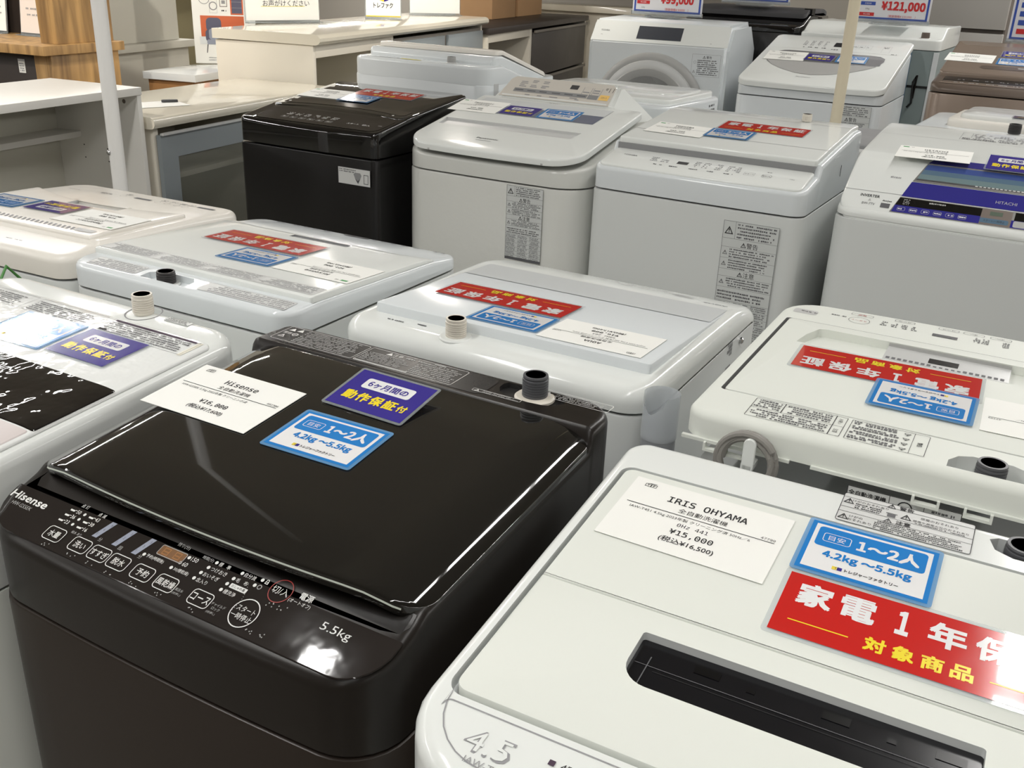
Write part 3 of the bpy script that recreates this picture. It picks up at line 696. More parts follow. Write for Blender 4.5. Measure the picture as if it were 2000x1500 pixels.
def cream_washer():
    s = Washer('washing_machine', 'cream-tinted washer with curved lid lip, backing onto the white shelf side of the second row', -1.895, 1.38, 3.0, True); R = s.root
    out = rr(-.262, .262, -.26, .25, .04, rf=.06, bow=.006)
    s.cabinet(out, .80, 'white_body')
    h = pline(smooth([(-.27, .832), (-.245, .842), (-.1, .852), (.155, .861), (.165, .850), (.26, .846)], .006, 2))
    g = G(); prism(g, out, .8015, 'white_warm', h=h, bevel=.016, seg=4, ys=(-.24, -.1, 0, .155, .16, .165))
    g.fn = s.on(h); g.text('Panasonic', .198, -.172, .0055, 'ink_soft', w=.04); g.frame(.08, .135, -.196, -.175, .0006, 'ink_pale', r=.006); small_print(g, .085, .13, -.192, -.18, 2, 'ink_soft')
    g.rect(-.03, .02, -.200, -.188, 'ink_soft'); g.rect(-.21, -.16, -.216, -.205, 'ink_soft')
    for x in (.055, -.055, -.085, -.115, -.14): g.ring(x, -.19, .007, .0077, 'ink_soft', 0, 18); g.scrib(x - .009, x + .009, -.208, .004, 'ink_soft'); g.scrib(x - .009, x + .009, -.216, .004, 'ink_soft')
    small_print(g, .15, .19, .2, .225, 3, 'ink_pale'); small_print(g, -.1, -.05, .19, .215, 4, 'ink_soft')
    g.fn = None; g.build('top_cover', R)
    hl = pline(smooth([(-.15, .858), (.0, .864), (.12, .867), (.156, .864)], .01, 2)); s.lid = hl
    arc = rr(-.232, .236, -.105, .158, .006, rf=.012, bow=-.05, nb=20)
    pk = [(.05, -.066), (.045, -.02), (-.1, -.028), (-.098, -.072)]
    g = G(); prism(g, arc, 0, 'white_warm', h=hl, hb=lambda x, y: h(x, y) - .002, bevel=.004, seg=3, ys=(-.04, .0, .05, .12), holes=[(pk[::-1], .008, 'panel_grey')])
    g.fn = s.on(hl)
    for i in range(26): g.quad([(-.17 + i * .013, .128, 0), (-.164 + i * .013, .128, 0), (-.168 + i * .013, .142, 0), (-.174 + i * .013, .142, 0)], 'ink_pale')
    g.rect(-.215, -.165, .126, .142, 'silver', .0002)
    g.fn = None; g.build('lid', R)
    faucet(R, .155, .205, .848, 'cap_dark', 'cap_dark', r=.016, hgt=.03, flange='white', fr=.026)
    return s
PB = cream_washer()

def white_scoop():
    s = Washer('washing_machine', 'white washer with scooped lid handle and dark threaded inlet, behind the slot-handled one', -.09, 1.34, 1.2, True); R = s.root
    out = rr(-.270, .270, -.262, .256, .03, rf=.05)
    s.cabinet(out, .79, 'grey_white')
    h = lambda x, y: .893
    hb = pline([(-.27, .868), (.2, .868), (.262, .868)])
    notch = [(-.045, .2), (-.030, .225), (-.030, .2555), (-.122, .2555), (-.122, .225), (-.107, .2)]
    notch = [(-.122, .2455), (-.122, .228), (-.113, .212), (-.098, .204), (-.056, .204), (-.041, .212), (-.032, .228), (-.032, .2455)]
    op = rr(-.2475, .2475, -.165, .172, .006)
    g = G(); prism(g, rr(-.271, .271, -.264, .258, .03, rf=.06, bow=.008), .858, 'white_matte', top=.8935, bevel=.011, seg=4, holes=[(notch, .026, 'white'), (rr(-.2525, .2525, -.167, .174, .006)[::-1], .021, 'mid_grey')])
    g.fn = lambda x, y, z=0: (x, y, .8942 + z)
    for x0, x1 in ((.088, .202), (-.007, .083)):
        g.frame(x0, x1, .178, .238, .0007, 'ink', r=.002)
    g.rect(.088, .202, .208, .2086, 'ink'); g.rect(.164, .165, .178, .208, 'ink'); g.rect(.101, .102, .178, .238, 'ink'); g.rect(.01, .0106, .178, .238, 'ink')
    small_print(g, .106, .2, .211, .236, 4, 'ink_soft', .0001); small_print(g, .106, .162, .18, .206, 4, 'ink_soft', .0001); small_print(g, .168, .2, .18, .206, 4, 'ink_soft', .0001)
    for i in range(4): warn_triangle(g, .018, .231 - i * .0145, .0085, 'ink', .0001); g.scrib(.026, .08, .231 - i * .0145, .005, 'ink_soft', .0001); g.scrib(.026, .08, .2255 - i * .0145, .004, 'ink_soft', .0001)
    g.text('警告', .0015, .208, .006, 'ink', rot=math.pi / 2, bold=.02); g.text('注意', .095, .223, .006, 'ink', rot=math.pi / 2); g.text('お願い', .095, .193, .005, 'ink', rot=math.pi / 2)
    # key panel print
    g.text('4.5kg', .228, -.212, .007, 'ink_soft', w=.026); g.poly(rr(.215, .252, -.222, -.2, .004, n=2), 'panel_grey', -.0004)
    key(g, .151, -.244, .034, .011, 'ink_soft'); g.text('電源', .151, -.244, .006, 'ink_red'); g.ring(.151, -.215, .0155, .0162, 'ink_soft', 0, 28); g.text('スタート', .151, -.215, .006, 'ink_red', wmax=.024); g.scrib(.172, .2, -.222, .004, 'ink_soft')
    for x in (.087, .022, -.014, -.052): key(g, x, -.25, .03, .010, 'ink_soft'); g.text('洗い' if x < 0 else 'コース', x, -.25, .005, 'ink_soft')
    g.rect(.006, .042, -.220, -.208, 'dark_grey'); 
    for x in (.115, .1, .085, .07): small_print(g, x - .005, x + .005, -.235, -.212, 3, 'ink_soft')
    for x in (-.02, -.032, -.06): small_print(g, x - .005, x + .005, -.238, -.212, 4, 'ink_soft')
    g.fn = None; g.build('top_cover', R)
    # lid with the scoop
    s.lid = lambda x, y: .8945
    sc = [(.212, -.06), (.206, -.10), (.195, -.135), (.185, -.1395), (-.185, -.1395), (-.195, -.135), (-.206, -.10), (-.212, -.06)]
    ha = lambda x, y: .8945
    g = G(); prism(g, op, .873, 'white_matte', top=.8945, bevel=.002, seg=2, holes=[(sc, .013, 'white_matte')])
    lid = g.build('lid', R)
    g = G(); p0, p1, q0, q1 = -.075, .092, -.137, -.078
    # pocket under the handle: grey recess with grille, seen through the scoop
    g.box(p0, p1, q0, q1, .8819, .8886, 'panel_grey'); g.quad([(p0, q0, .8886), (p1, q0, .8886), (p1, q0, .8935), (p0, q0, .8935)], 'silver')
    g.fn = lambda x, y, z=0: (x, y, .8889 + z)
    for i in range(20):
        x = p0 + .006 + i * .008
        if not 6 < i < 12: g.rect(x, x + .0052, -.0905, -.082, 'ink_soft')
        else: g.rect(x, x + .0045, -.087, -.082, 'ink_soft')
    g.rect(-.008, .032, -.116, -.096, 'void_black', .0002); g.fn = None; g.build('handle_pocket', lid)
    # rear: hook rail, cord coil, rating plate
    g = G(); yb = .2585
    for a, b in ((-.27, .11), (.135, .27)): g.box(a, b, .2555, yb + .003, .855, .859, 'white_matte')
    for x in (.225, .2, -.02, -.075, -.2): g.box(x - .015, x + .015, yb, yb + .008, .846, .8495, 'white_matte'); g.box(x - .015, x - .012, yb, yb + .008, .8495, .857, 'white_matte'); g.box(x + .012, x + .015, yb, yb + .008, .8495, .857, 'white_matte')
    g.build('hook_rail', R)
    g = G(); g.fn = lambda x, y, z=0: (-x, .2572 + z, y); x0, x1 = -.065, .06
    g.rect(x0, x1, .78, .846, 'label_grey'); g.frame(x0, x1, .78, .846, .0008, 'ink', .0003); g.rect(-.018, -.0174, .78, .846, 'ink', .0003); g.rect(.02, .0206, .78, .846, 'ink', .0003); g.text('全自動洗濯機', -.042, .838, .007, 'ink', bold=.03, z=.0003, wmax=.042)
    g.ring(0, .834, .007, .0085, 'ink', .0003, 18); small_print(g, .023, .057, .8, .842, 7, 'ink_soft', .0003); small_print(g, x0 + .003, -.02, .79, .83, 5, 'ink_soft', .0003); g.fn = None; g.build('rating_plate', R)
    pts = []
    for i in range(97):
        a = i / 96 * math.pi * 2 * 3.4; rad = .030 + .0022 * (i / 30); pts.append((.183 + rad * math.cos(a), .272 + .0045 * math.sin(a * .37), .848 + rad * 1.05 * math.sin(a)))
    g = G(); g.tube(pts, .0042, 'cord_grey', 8); cd = g.build('power_cord', R)
    g = G(); prism(g, rr(.172, .187, .2575, .283, .002, n=2), .843, 'white', top=.850, bevel=.001, seg=1, bot=True)
    prism(g, rr(-.0075, .0075, -.01, .034, .0074, n=6), 0, 'white', top=.004, bevel=.001, seg=1, bot=True)
    o2 = len(g.v); g.v = g.v[:0] + [(v if v[2] > .5 else (.179 + v[0], .279 + v[2], .85 + v[1])) for v in g.v]
    g.build('cord_hook', R)
    faucet(R, -.077, .2265, .8685, 'cap_grey', 'cap_dark', r=.0165, hgt=.033, flange=None)
    return s
HA = white_scoop()

# things between the rows
g = G(); g.lathe(0, 0, [(0, 0), (.026, 0), (.026, .02), (.0225, .03), (.0225, .78), (.0235, .785), (.0235, .812)], 'hose_grey', n=24); hz = empty('drain_hose', (-.412, 1.15, 0), 0, 'grey drain hose with a clear cuff, upright in the gap between two white washers', 'hose')
g.build('hose', hz)
g = G(); n = 28
for r0, flip in ((.0245, 0), (.0225, 1)):
    v = []; 
    for i in range(n + 1):
        a = 2 * math.pi * i / n; top = .872 if not (3.6 < a < 5.2) else .852 - .006 * math.cos((a - 4.4) * 3.9)
        v += [(r0 * math.cos(a), r0 * math.sin(a), .808), (r0 * math.cos(a), r0 * math.sin(a), top)]
    g.put(v, [(2 * i, 2 * i + 2, 2 * i + 3, 2 * i + 1) for i in range(n)], 'frost')
g.build('clear_cuff', hz)
def leaf_bit(x, y, z, label):
    g = G(); g.tube([(0, 0, 0), (.004, .002, z * .5), (0, 0, z)], .0016, 'leaf', 6)
    for a, l, dz in ((.3, .028, .0), (2.2, .02, -.012), (4.2, .024, -.02)):
        c, q = math.cos(a), math.sin(a); g.put([(0, 0, z + dz), (c * l * .5 - q * .006, q * l * .5 + c * .006, z + dz + .010), (c * l, q * l, z + dz + .006), (c * l * .5 + q * .006, q * l * .5 - c * .006, z + dz + .008)], [(0, 1, 2, 3)], 'leaf')
    o = g.build('plastic_plant_sprig'); o.location = (x, y, 0); tag(o, label, 'plant')
leaf_bit(-1.005, 1.045, .852, 'small green leafy sprig between the film-wrapped washer and the black one')
g = G(); g.tube([(0, .05, .7), (.0, .03, .80), (0.005, 0, .835), (.012, -.03, .80), (.015, -.05, .6), (.015, -.05, 0)], .003, 'leaf', 8); o = g.build('green_cord'); o.location = (-1.70, 1.075, 0); tag(o, 'thin green cord looping up behind the film-wrapped white washer', 'cord')
# ------------------------------------------------------------------ third row, facing the camera
def black_far():
    s = Washer('washing_machine', 'black washer with all-black lid and cabinet, beside the cream counter', -2.09, 2.62, 1.0); R = s.root
    out = rr(-.272, .272, -.262, .262, .025, bow=.006, rf=.022)
    def front(g):
        g.fn = lambda x, y, z=0: (x, -.2665 - z, y)
        g.rect(.132, .252, .755, .805, 'label_grey', .0012); g.frame(.132, .252, .755, .805, .0008, 'ink_pale', .0014); small_print(g, .136, .2, .79, .802, 2, 'ink_soft', .0015)
        g.poly([(.19, .788), (.197, .793), (.215, .793), (.220, .786), (.215, .775), (.208, .761), (.205, .761), (.197, .773)], 'mid_grey', .0015); g.poly([(.195, .776), (.206, .768), (.216, .777), (.206, .762)], 'dark_grey', .0017)
        g.frame(.228, .245, .762, .79, .0016, 'dark_grey', .0015)
        g.fn = None
    s.cabinet(out, .838, 'satin_dark', front)
    h = pline(smooth([(-.27, .896), (-.252, .915), (-.105, .938), (-.09, .943), (.25, .981), (.262, .979)], .006, 2))
    g = G(); prism(g, rr(-.271, .271, -.258, .262, .025, bow=.006, rf=.022), .8395, 'gloss_black', h=h, hb=lambda x, y: .8395, bevel=.008, seg=4, ys=(-.25, -.2, -.105, -.1, -.09, .2))
    g.fn = s.on(h, .0008); g.poly(rr(-.225, .255, -.245, -.12, .03), 'panel_black')
    for i, x in enumerate((-.12, -.085, -.05, -.015, .02, .055)): key(g, x, -.21, .024, .016, 'print_grey', z=.0003); g.text('洗い', x, -.21, .008, 'print_white', z=.0003); small_print(g, x - .012, x + .012, -.19, -.165, 3, 'print_grey', .0003)
    g.text('切/入', .19, -.2, .012, 'print_white', z=.0003); g.text('スタート', .14, -.2, .010, 'print_white', z=.0003); g.text('AW', .235, -.19, .006, 'print_grey', z=.0003)
    g.fn = None; g.build('top_cover', R)
    hl = lambda x, y: .942 + .116 * (y + .1); s.lid = hl
    lo = rr(-.262, .262, -.118, .255, .02, bow=-.03, rf=.03, nb=20)
    g = G(); prism(g, lo, 0, 'glass_black', h=hl, hb=lambda x, y: h(x, y) - .002, bevel=.004, seg=3, ys=(-.04, .1))
    g.fn = s.on(hl); w = rr(-.24, .245, -.085, -.028, .008, bow=-.03, rf=.02, nb=16); g.poly(w, 'smoke', .0003)
    g.disc(-.225, -.06, .005, 'print_white', .0004); g.disc(.21, -.088, .004, 'print_white', .0004); g.fn = None; g.build('lid', R)
    return s
mat('satin_dark', (18, 17, 17), 0.25); mat('smoke', (52, 47, 43), 0.06, coat=1.0); mat('film_white', (214, 215, 210), 0.16, bump=0.3, scale=16)
mat('film_line', (190, 190, 186), 0.3)
B3 = black_far()

def caution_plate(g, x0, x1, z0, z1, heads=('警告', '注意')):
    g.rect(x0, x1, z0, z1, 'white_body', .0012); g.frame(x0, x1, z0, z1, .0008, 'ink_soft', .0014); w = x1 - x0; hh = z1 - z0
    g.rect(x0, x1, z1 - hh * .14, z1 - hh * .14 + .0006, 'ink_soft', .0015); g.rect(x0 + w * .22, x0 + w * .22 + .0006, z1 - hh * .14, z1, 'ink_soft', .0015)
    warn_triangle(g, x0 + w * .11, z1 - hh * .075, w * .16, 'ink', .0015); small_print(g, x0 + w * .26, x1 - w * .04, z1 - hh * .135, z1 - hh * .01, 5, 'ink_soft', .0015)
    y = z1 - hh * .18
    for k, t in enumerate(heads):
        warn_triangle(g, x0 + w * .4, y, w * .1, 'ink', .0015); g.text(t, x0 + w * .56, y, w * .1, 'ink', z=.0015)
        yy = y - hh * .03; g.rect(x0, x1, yy, yy + .0005, 'ink_soft', .0015)
        for j in range(2 - k):
            warn_triangle(g, x0 + w * .08, yy - hh * .045, w * .09, 'ink_soft', .0015); small_print(g, x0 + w * .16, x1 - w * .04, yy - hh * .085, yy - hh * .005, 4, 'ink_soft', .0015); yy -= hh * .09; g.rect(x0, x1, yy, yy + .0005, 'ink_soft', .0015)
        y = yy - hh * .03
    yy = y + .002; small_print(g, x0 + .004, x1 - .004, yy - hh * .08, yy, 3, 'ink_soft', .0015); yy -= hh * .09
    n = 0
    while yy > z0 + hh * .05:
        g.rect(x0, x1, yy, yy + .0005, 'ink_soft', .0015)
        for k in range(3): small_print(g, x0 + w * (.02 + k * .33), x0 + w * (.3 + k * .33), yy - hh * .05, yy - .001, 3, 'ink_soft', .0015)
        yy -= hh * .057; n += 1

def film_wrapped():
    s = Washer('washing_machine', 'film-wrapped washer with tilted grey key panel at the back of its lid', -1.47, 2.705, .5); R = s.root
    out = rr(-.302, .302, -.280, .285, .03, bow=.010, rf=.09)
    def front(g):
        g.fn = lambda x, y, z=0: (x, -.2885 - z, y); caution_plate(g, .075, .192, .60, .815); g.rect(.075, .192, .60, .608, 'ink_soft', .0016); g.fn = None
    s.cabinet(out, .822, 'film_white', front)
    h = pline([(-.3, .868), (-.2, .882), (.16, .955), (.29, .955)])
    g = G(); prism(g, rr(-.301, .301, -.279, .285, .03, bow=.010, rf=.09), .8235, 'film_white', h=h, bevel=.01, seg=3, ys=(-.2, .16))
    g.build('top_cover', R)
    hl = pline(smooth([(-.32, .899), (-.25, .9125), (.165, .9905), (.2, .996)], .008, 2)); s.lid = hl
    g = G(); lo = rr(-.285, .285, -.293, .172, .02, bow=.012, rf=.085)
    tr = [(-.262, -.132), (.188, -.132), (.196, -.075), (-.27, -.075)]
    prism(g, lo, 0, 'white', h=hl, hb=lambda x, y: hl(x, y) - .019, bevel=.006, seg=3, ys=(-.25, -.1, .0, .1), bot=True, holes=[(tr[::-1], .007, 'panel_grey')])
    g.fn = s.on(hl); g.poly([(-.26, .005), (.192, .005), (.198, .142), (-.255, .142)], 'blue_window', .0002); g.poly([(-.26, .08), (.195, .08), (.198, .142), (-.255, .142)], 'clear_pale', .0003)
    g.text('Panasonic', -.04, -.211, .0095, 'ink_soft', w=.072, bold=.02); g.scrib(-.07, -.02, -.228, .004, 'ink_pale'); g.scrib(-.03, .0, .152, .004, 'ink_soft'); g.fn = None
    g.build('lid', R)
    g = G(); g.box(-.19, .19, -.300, -.292, .884, .889, 'silver'); g.build('lid_catch', R)
    # raised key panel at the back
    P = lambda u, v: (u * 1.0, .168 + v * .095, .989 + v * .062)
    g = G(); ol = rr(-.232, .170, .0, 1.0, .03, n=5); ol = [(x + (.012 if x < -.03 else -.012) * y, y) for x, y in rr(-.235, .165, 0, 1, .035, n=5)]
    base = [(x, .16, .955) for x in (-.3, .3)]
    v = [(-.275, .150, .95), (.265, .150, .95), (.285, .285, .955), (-.285, .285, .955), (-.238, .166, .9895), (.170, .166, .9895), (.158, .262, 1.050), (-.225, .262, 1.050), (.165, .285, 1.045), (-.23, .285, 1.045)]
    b = bmesh.new(); V = [b.verts.new(p) for p in v]
    for f in ((0, 1, 5, 4), (1, 2, 8, 6, 5), (2, 3, 9, 8), (3, 0, 4, 7, 9), (4, 5, 6, 7), (7, 6, 8, 9)): b.faces.new([V[i] for i in f])
    bmesh.ops.bevel(b, geom=[e for e in b.edges if max(e.verts[0].co.z, e.verts[1].co.z) > .98], offset=.014, segments=3, affect='EDGES'); bmesh.ops.recalc_face_normals(b, faces=b.faces[:]); g.bm(b, ['white'])
    nrm = Vector((0, -.062, .095)).normalized()
    g.fn = lambda x, y, z=0: tuple(Vector(P(x, y)) + nrm * (.0012 + z))
    a = rr(-.225, .16, .09, .93, .012, n=3); g.poly([(x * (1 - .05 * y), y) for x, y in [(-.232, .07), (.163, .07), (.163, .82), (.15, .95), (-.22, .95), (-.232, .82)]], 'beige_panel')
    g.rect(-.19, .075, .3, .46, 'mid_grey', .0004)
    for i in range(6): g.scrib(-.185 + i * .045, -.155 + i * .045, .38, .05, 'ink_soft', .0006); g.scrib(-.185 + i * .045, -.155 + i * .045, .2, .04, 'ink_pale', .0006)
    for x in (-.18, -.14, -.1): small_print(g, x, x + .028, .52, .85, 5, 'ink_pale', .0004)
    g.rect(.002, .03, .62, .8, 'dark_grey', .0004)
    for x in (.065, .1): key(g, x, .6, .03, .3, 'ink_pale', t=.0015, z=.0004); small_print(g, x - .012, x + .012, .5, .7, 2, 'ink_pale', .0004)
    g.rect(.078, .113, .28, .46, 'mid_grey', .0005); g.rect(.117, .15, .28, .5, 'orange_key', .0005); g.text('スタート', .1335, .39, .08, 'ink_soft', w=.02, z=.0007)
    g.text('切', .128, .75, .1, 'ink', w=.008, z=.0005); key(g, .145, .72, .014, .18, 'ink', t=.0015, z=.0004); small_print(g, .02, .06, .2, .3, 1, 'ink_pale', .0004)
    g.fn = None; g.build('key_panel', R)
    return s
P3 = film_wrapped()

def white_boxy():
    s = Washer('washing_machine', 'clean boxy white washer with dark lid line, left of the purple-panelled one', -.8465, 2.715, -.5); R = s.root
    out = rr(-.290, .290, -.290, .285, .03, bow=.006, rf=.035)
    def front(g):
        g.fn = lambda x, y, z=0: (x, -.2955 - z, y); caution_plate(g, .098, .242, .49, .812); g.fn = None
    s.cabinet(out, .842, 'white_body', front)
    hp = pline([(-.3, .914), (-.16, .940), (-.155, .926), (.27, .975), (.29, .98)])
    g = G(); prism(g, rr(-.289, .289, -.287, .285, .03, bow=.006, rf=.035), .8435, 'white_cool', h=pline([(-.29, .902), (-.16, .924), (-.145, .9515), (.2, .992), (.29, .992)]), bevel=.011, seg=4, ys=(-.16, -.145, 0, .2))
    g.build('top_cover', R)
    g = G(); hk = lambda x, y: .9085 + .215 * (y + .28)
    prism(g, rr(-.275, .275, -.281, -.160, .012, rf=.02, bow=.004), 0, 'white', h=hk, hb=lambda x, y: hk(x, y) - .02, bevel=.0035, seg=3)
    g.fn = s.on(hk); g.text('TOSHIBA', -.215, -.205, .008, 'ink_soft', w=.04)
    g.rect(-.075, -.045, -.222, -.205, 'dark_grey'); 
    for x in (-.14, -.11): small_print(g, x - .011, x + .011, -.225, -.195, 3, 'ink_pale')
    for x in (-.02, .005, .04, .07, .09): small_print(g, x - .009, x + .009, -.23, -.19, 4, 'ink_pale')
    for x in (-.12, -.075, -.02, .03, .075): g.scrib(x - .012, x + .012, -.243, .006, 'ink_soft')
    key(g, .125, -.225, .028, .02, 'ink_pale'); g.text('スタート', .125, -.225, .007, 'ink_soft', wmax=.024); key(g, .17, -.225, .026, .022, 'ink_soft', r=.009); g.text('切/入', .17, -.225, .009, 'ink_soft'); g.text('電源', .17, -.2, .006, 'ink_soft'); g.text('7.0kg', .235, -.225, .006, 'ink_pale')
    g.fn = None; g.build('control_panel', R)
    g = G(); g.box(-.272, .272, -.164, -.140, .926, .949, 'mid_grey'); g.build('lid_gap_shade', R)  # grey filler: shade of the open gap under the lid lip, as colour
    hl = pline(smooth([(-.17, .9605), (-.155, .9635), (-.06, .974), (-.05, .976), (.2, 1.0035), (.285, 1.004)], .006, 2)); s.lid = hl
    g = G(); prism(g, rr(-.274, .274, -.158, .280, .012, rf=.010), 0, 'white', h=hl, hb=lambda x, y: hl(x, y) - .016, bevel=.004, seg=3, ys=(-.15, -.06, -.05, .2), bot=True)
    g.fn = s.on(hl); g.rect(-.276, .276, -.055, -.0535, 'ink_pale', .0001); g.rect(-.278, .278, .196, .1972, 'ink_pale', .0001)
    g.frame(-.215, -.09, .215, .25, .0006, 'ink_pale'); small_print(g, -.21, -.095, .218, .247, 4, 'ink_pale'); g.scrib(.0, .045, -.02, .006, 'ink_pale'); g.fn = None; g.build('lid', R)
    faucet(R, .135, .232, 1.002, 'cream', 'cream', r=.014, hgt=.024, flange=None)
    g = G(); g.box(.2905, .2915, .05, .052, .895, .925, 'ink'); g.build('side_mark', R)
    return s
T3 = white_boxy()

def purple_panel():
    s = Washer('washing_machine', 'white washer with purple lid bars, right of the boxy white one', -.203, 2.74, .5); R = s.root
    out = rr(-.292, .292, -.300, .29, .03, bow=.008, rf=.045)
    s.cabinet(out, .862, 'white_body')
    g = G(); prism(g, rr(-.290, .290, -.298, .29, .03, bow=.008, rf=.045), .8635, 'white', h=pline([(-.3, .88), (-.2, .9), (.29, .93)]), bevel=.012, seg=4, ys=(-.2,)); g.build('top_cover', R)
    hl = pline(smooth([(-.305, .868), (-.292, .880), (-.245, .913), (-.19, .948), (-.135, .979), (-.10, .9905), (-.05, .9955), (.11, 1.011), (.24, 1.02), (.285, 1.018)], .006, 2)); s.lid = hl
    win = rr(-.128, .290, -.122, -.062, .004)
    g = G(); prism(g, rr(-.286, .290, -.297, .284, .03, bow=.008, rf=.045), 0, 'white', h=hl, hb=lambda x, y: hl(x, y) - .022, bevel=.009, seg=4, ys=(-.285, -.25, -.245, -.24, -.19, -.14, -.135, -.13, -.105, -.1, -.095, -.05, .11, .24))
    g.fn = s.on(hl, .001)
    g.rect(-.286, -.15, -.2395, -.2385, 'ink_pale'); g.rect(-.275, .28, .105, .106, 'ink_pale')
    g.text('INVERTER', -.22, -.252, .007, 'ink', w=.045, bold=.02); warn_triangle(g, -.218, -.263, .007, 'ink_pale'); g.text('BW-7TV', -.218, -.273, .006, 'ink_soft', w=.03); g.text('AirJet', -.178, -.261, .005, 'ink', w=.022, bold=.02); g.rect(-.19, -.169, -.279, -.267, 'ink_soft'); g.scrib(-.19, -.165, -.19, .005, 'ink_pale')
    for x0, x1, y0, y1 in ((-.085, .18, .125, .215),): g.frame(x0, x1, y0, y1, .0008, 'ink_soft'); small_print(g, x0 + .03, x1 - .08, y0 + .03, y1 - .005, 4, 'ink_pale', dens=.6); small_print(g, x0 + .005, x1 - .1, y0 + .004, y0 + .026, 2, 'ink_soft'); small_print(g, x1 - .07, x1 - .01, y0 + .02, y1 - .01, 4, 'ink_pale', dens=.6); g.rect(x0 + .025, x0 + .0258, y0 + .03, y1, 'ink_soft')
    # purple glass: back bar, window, front bar, keys
    g.poly([(-.118, -.131), (.29, -.131), (.29, -.102), (-.105, -.102)], 'purple_glass', .0002)
    g.poly([(-.138, -.196), (.29, -.196), (.29, -.133), (-.119, -.133)], 'frame_silver', .0002)
    for a, b_, m in ((-.1905, -.186, 'dark_grey'), (-.186, -.170, 'window_teal'), (-.170, -.155, 'steel_blue'), (-.155, -.1375, 'window_blue')): g.poly([(-.132 + (a + .19) * .28, a), (.29, a), (.29, b_), (-.132 + (b_ + .19) * .28, b_)], m, .0004)
    for i in range(24): g.rect(.0 + i * .009, .0055 + i * .009, -.1895, -.1868, 'label_grey', .0006)
    g.poly([(-.151, -.242), (.29, -.242), (.29, -.198), (-.139, -.198)], 'purple_glass', .0003); g.text('HITACHI', .075, -.225, .008, 'print_grey', w=.045, z=.0005)
    g.poly([(-.166, -.287), (.29, -.287), (.29, -.2445), (-.152, -.2445)], 'frame_silver', .0001)
    g.poly([(-.162, -.2855), (.29, -.2855), (.29, -.267), (-.158, -.267)], 'purple_glass', .0003); g.poly([(-.158, -.267), (.03, -.267), (.036, -.2465), (-.152, -.2465)], 'gloss_black', .0003); g.rect(.10, .29, -.267, -.2465, 'gloss_black', .0003)
    g.rect(.03, .095, -.2855, -.2465, 'cap_brown', .0004); g.rect(.048, .075, -.262, -.252, 'lcd_green', .0006); g.poly(rr(.03, .09, -.282, -.270, .003, n=2), 'steel_blue', .0006); g.text('スタート/一時停止', .06, -.276, .006, 'ink', z=.0008, wmax=.045); g.poly(rr(.10, .145, -.284, -.268, .003, n=2), 'print_grey', .0006)
    for i, x in enumerate((-.142, -.115, -.088, -.061, -.034, -.007)): key(g, x, -.2765, .018, .010, 'print_grey', z=.0006); g.scrib(x - .007, x + .007, -.2765, .004, 'print_white', .0006)
    small_print(g, -.142, -.127, -.265, -.249, 4, 'print_grey', .0006); small_print(g, -.085, -.045, -.256, -.249, 1, 'print_grey', .0006)
    g.fn = None; g.build('lid', R)
    return s
HI = purple_panel()
# ------------------------------------------------------------------ fourth row, backs towards the camera
def tall_back():
    s = Washer('washing_machine', 'tall white washer seen from behind, with yellow tape, behind the black-lidded one', -2.19, 3.36, 0, True); R = s.root
    out = rr(-.3, .3, -.3, .262, .05, rf=.06)
    s.cabinet(out, .99, 'white_cool')
    g = G(); h = pline(smooth([(-.31, .9), (-.27, .93), (.14, 1.052), (.27, 1.050)], .01, 2))
    prism(g, rr(-.3, .3, -.3, .262, .055, rf=.06), .9, 'white_cool', h=h, hb=lambda x, y: min(.985, h(x, y) - .03), bevel=.012, seg=4, ys=(-.2, -.1, 0, .1, .14, .2))
    g.fn = s.on(h); g.rect(.0, .09, .222, .236, 'yellow_tape', .0004); small_print(g, .02, .24, .215, .24, 2, 'ink_pale', .0003); g.fn = None
    g.build('top_cover', R)
    h2 = pline(smooth([(-.30, .965), (-.26, .975), (.12, 1.082), (.17, 1.082), (.19, 1.06)], .008, 2))
    g = G(); prism(g, rr(-.285, .275, -.285, .185, .02, rf=.06), 0, 'white_cool', h=h2, hb=lambda x, y: h2(x, y) - .04, bevel=.008, seg=3, ys=(-.2, 0, .12, .15, .17)); g.build('lid_base', R)
    h3 = pline(smooth([(-.28, .99), (-.24, 1.0), (.10, 1.100), (.148, 1.099)], .008, 2)); s.lid = h3
    g = G(); prism(g, rr(-.275, .255, -.275, .15, .02, rf=.06), 0, 'white_warm', h=h3, hb=lambda x, y: h3(x, y) - .016, bevel=.006, seg=3, ys=(-.2, 0, .1), bot=True); g.build('lid', R)
    g = G(); g.box(-.3015, -.3, .17, .20, .95, .99, 'panel_grey'); g.build('side_mark', R)
    faucet(R, -.13, .222, 1.049, 'silver', 'mid_grey', r=.016, hgt=.024, flange='panel_grey', fr=.02)
    return s
tall_back()
def low_back(name_label, cx, cy, W, D, zt, lid_h, m='white_cool', yaw=0):
    s = Washer('washing_machine', name_label, cx, cy, yaw, True); R = s.root
    out = rr(-W / 2, W / 2, -D / 2, D / 2, .04, rf=.05); s.cabinet(out, zt - .06, m)
    g = G(); h = pline([(-D / 2, zt - .012), (D / 2, zt)]); prism(g, out, zt - .058, m, h=h, bevel=.012, seg=4); g.build('top_cover', R)
    hl = pline(smooth([(-D / 2 - .01, zt), (-D / 2 + .03, zt + lid_h * .6), (D / 2 - .14, zt + lid_h), (D / 2 - .09, zt + lid_h)], .01, 2)); s.lid = hl
    return s, R, h, hl
s, R, h, hl = low_back('low white washer with raised lid rim, hidden behind the film-wrapped one', -1.485, 3.33, .6, .55, .988, .012)
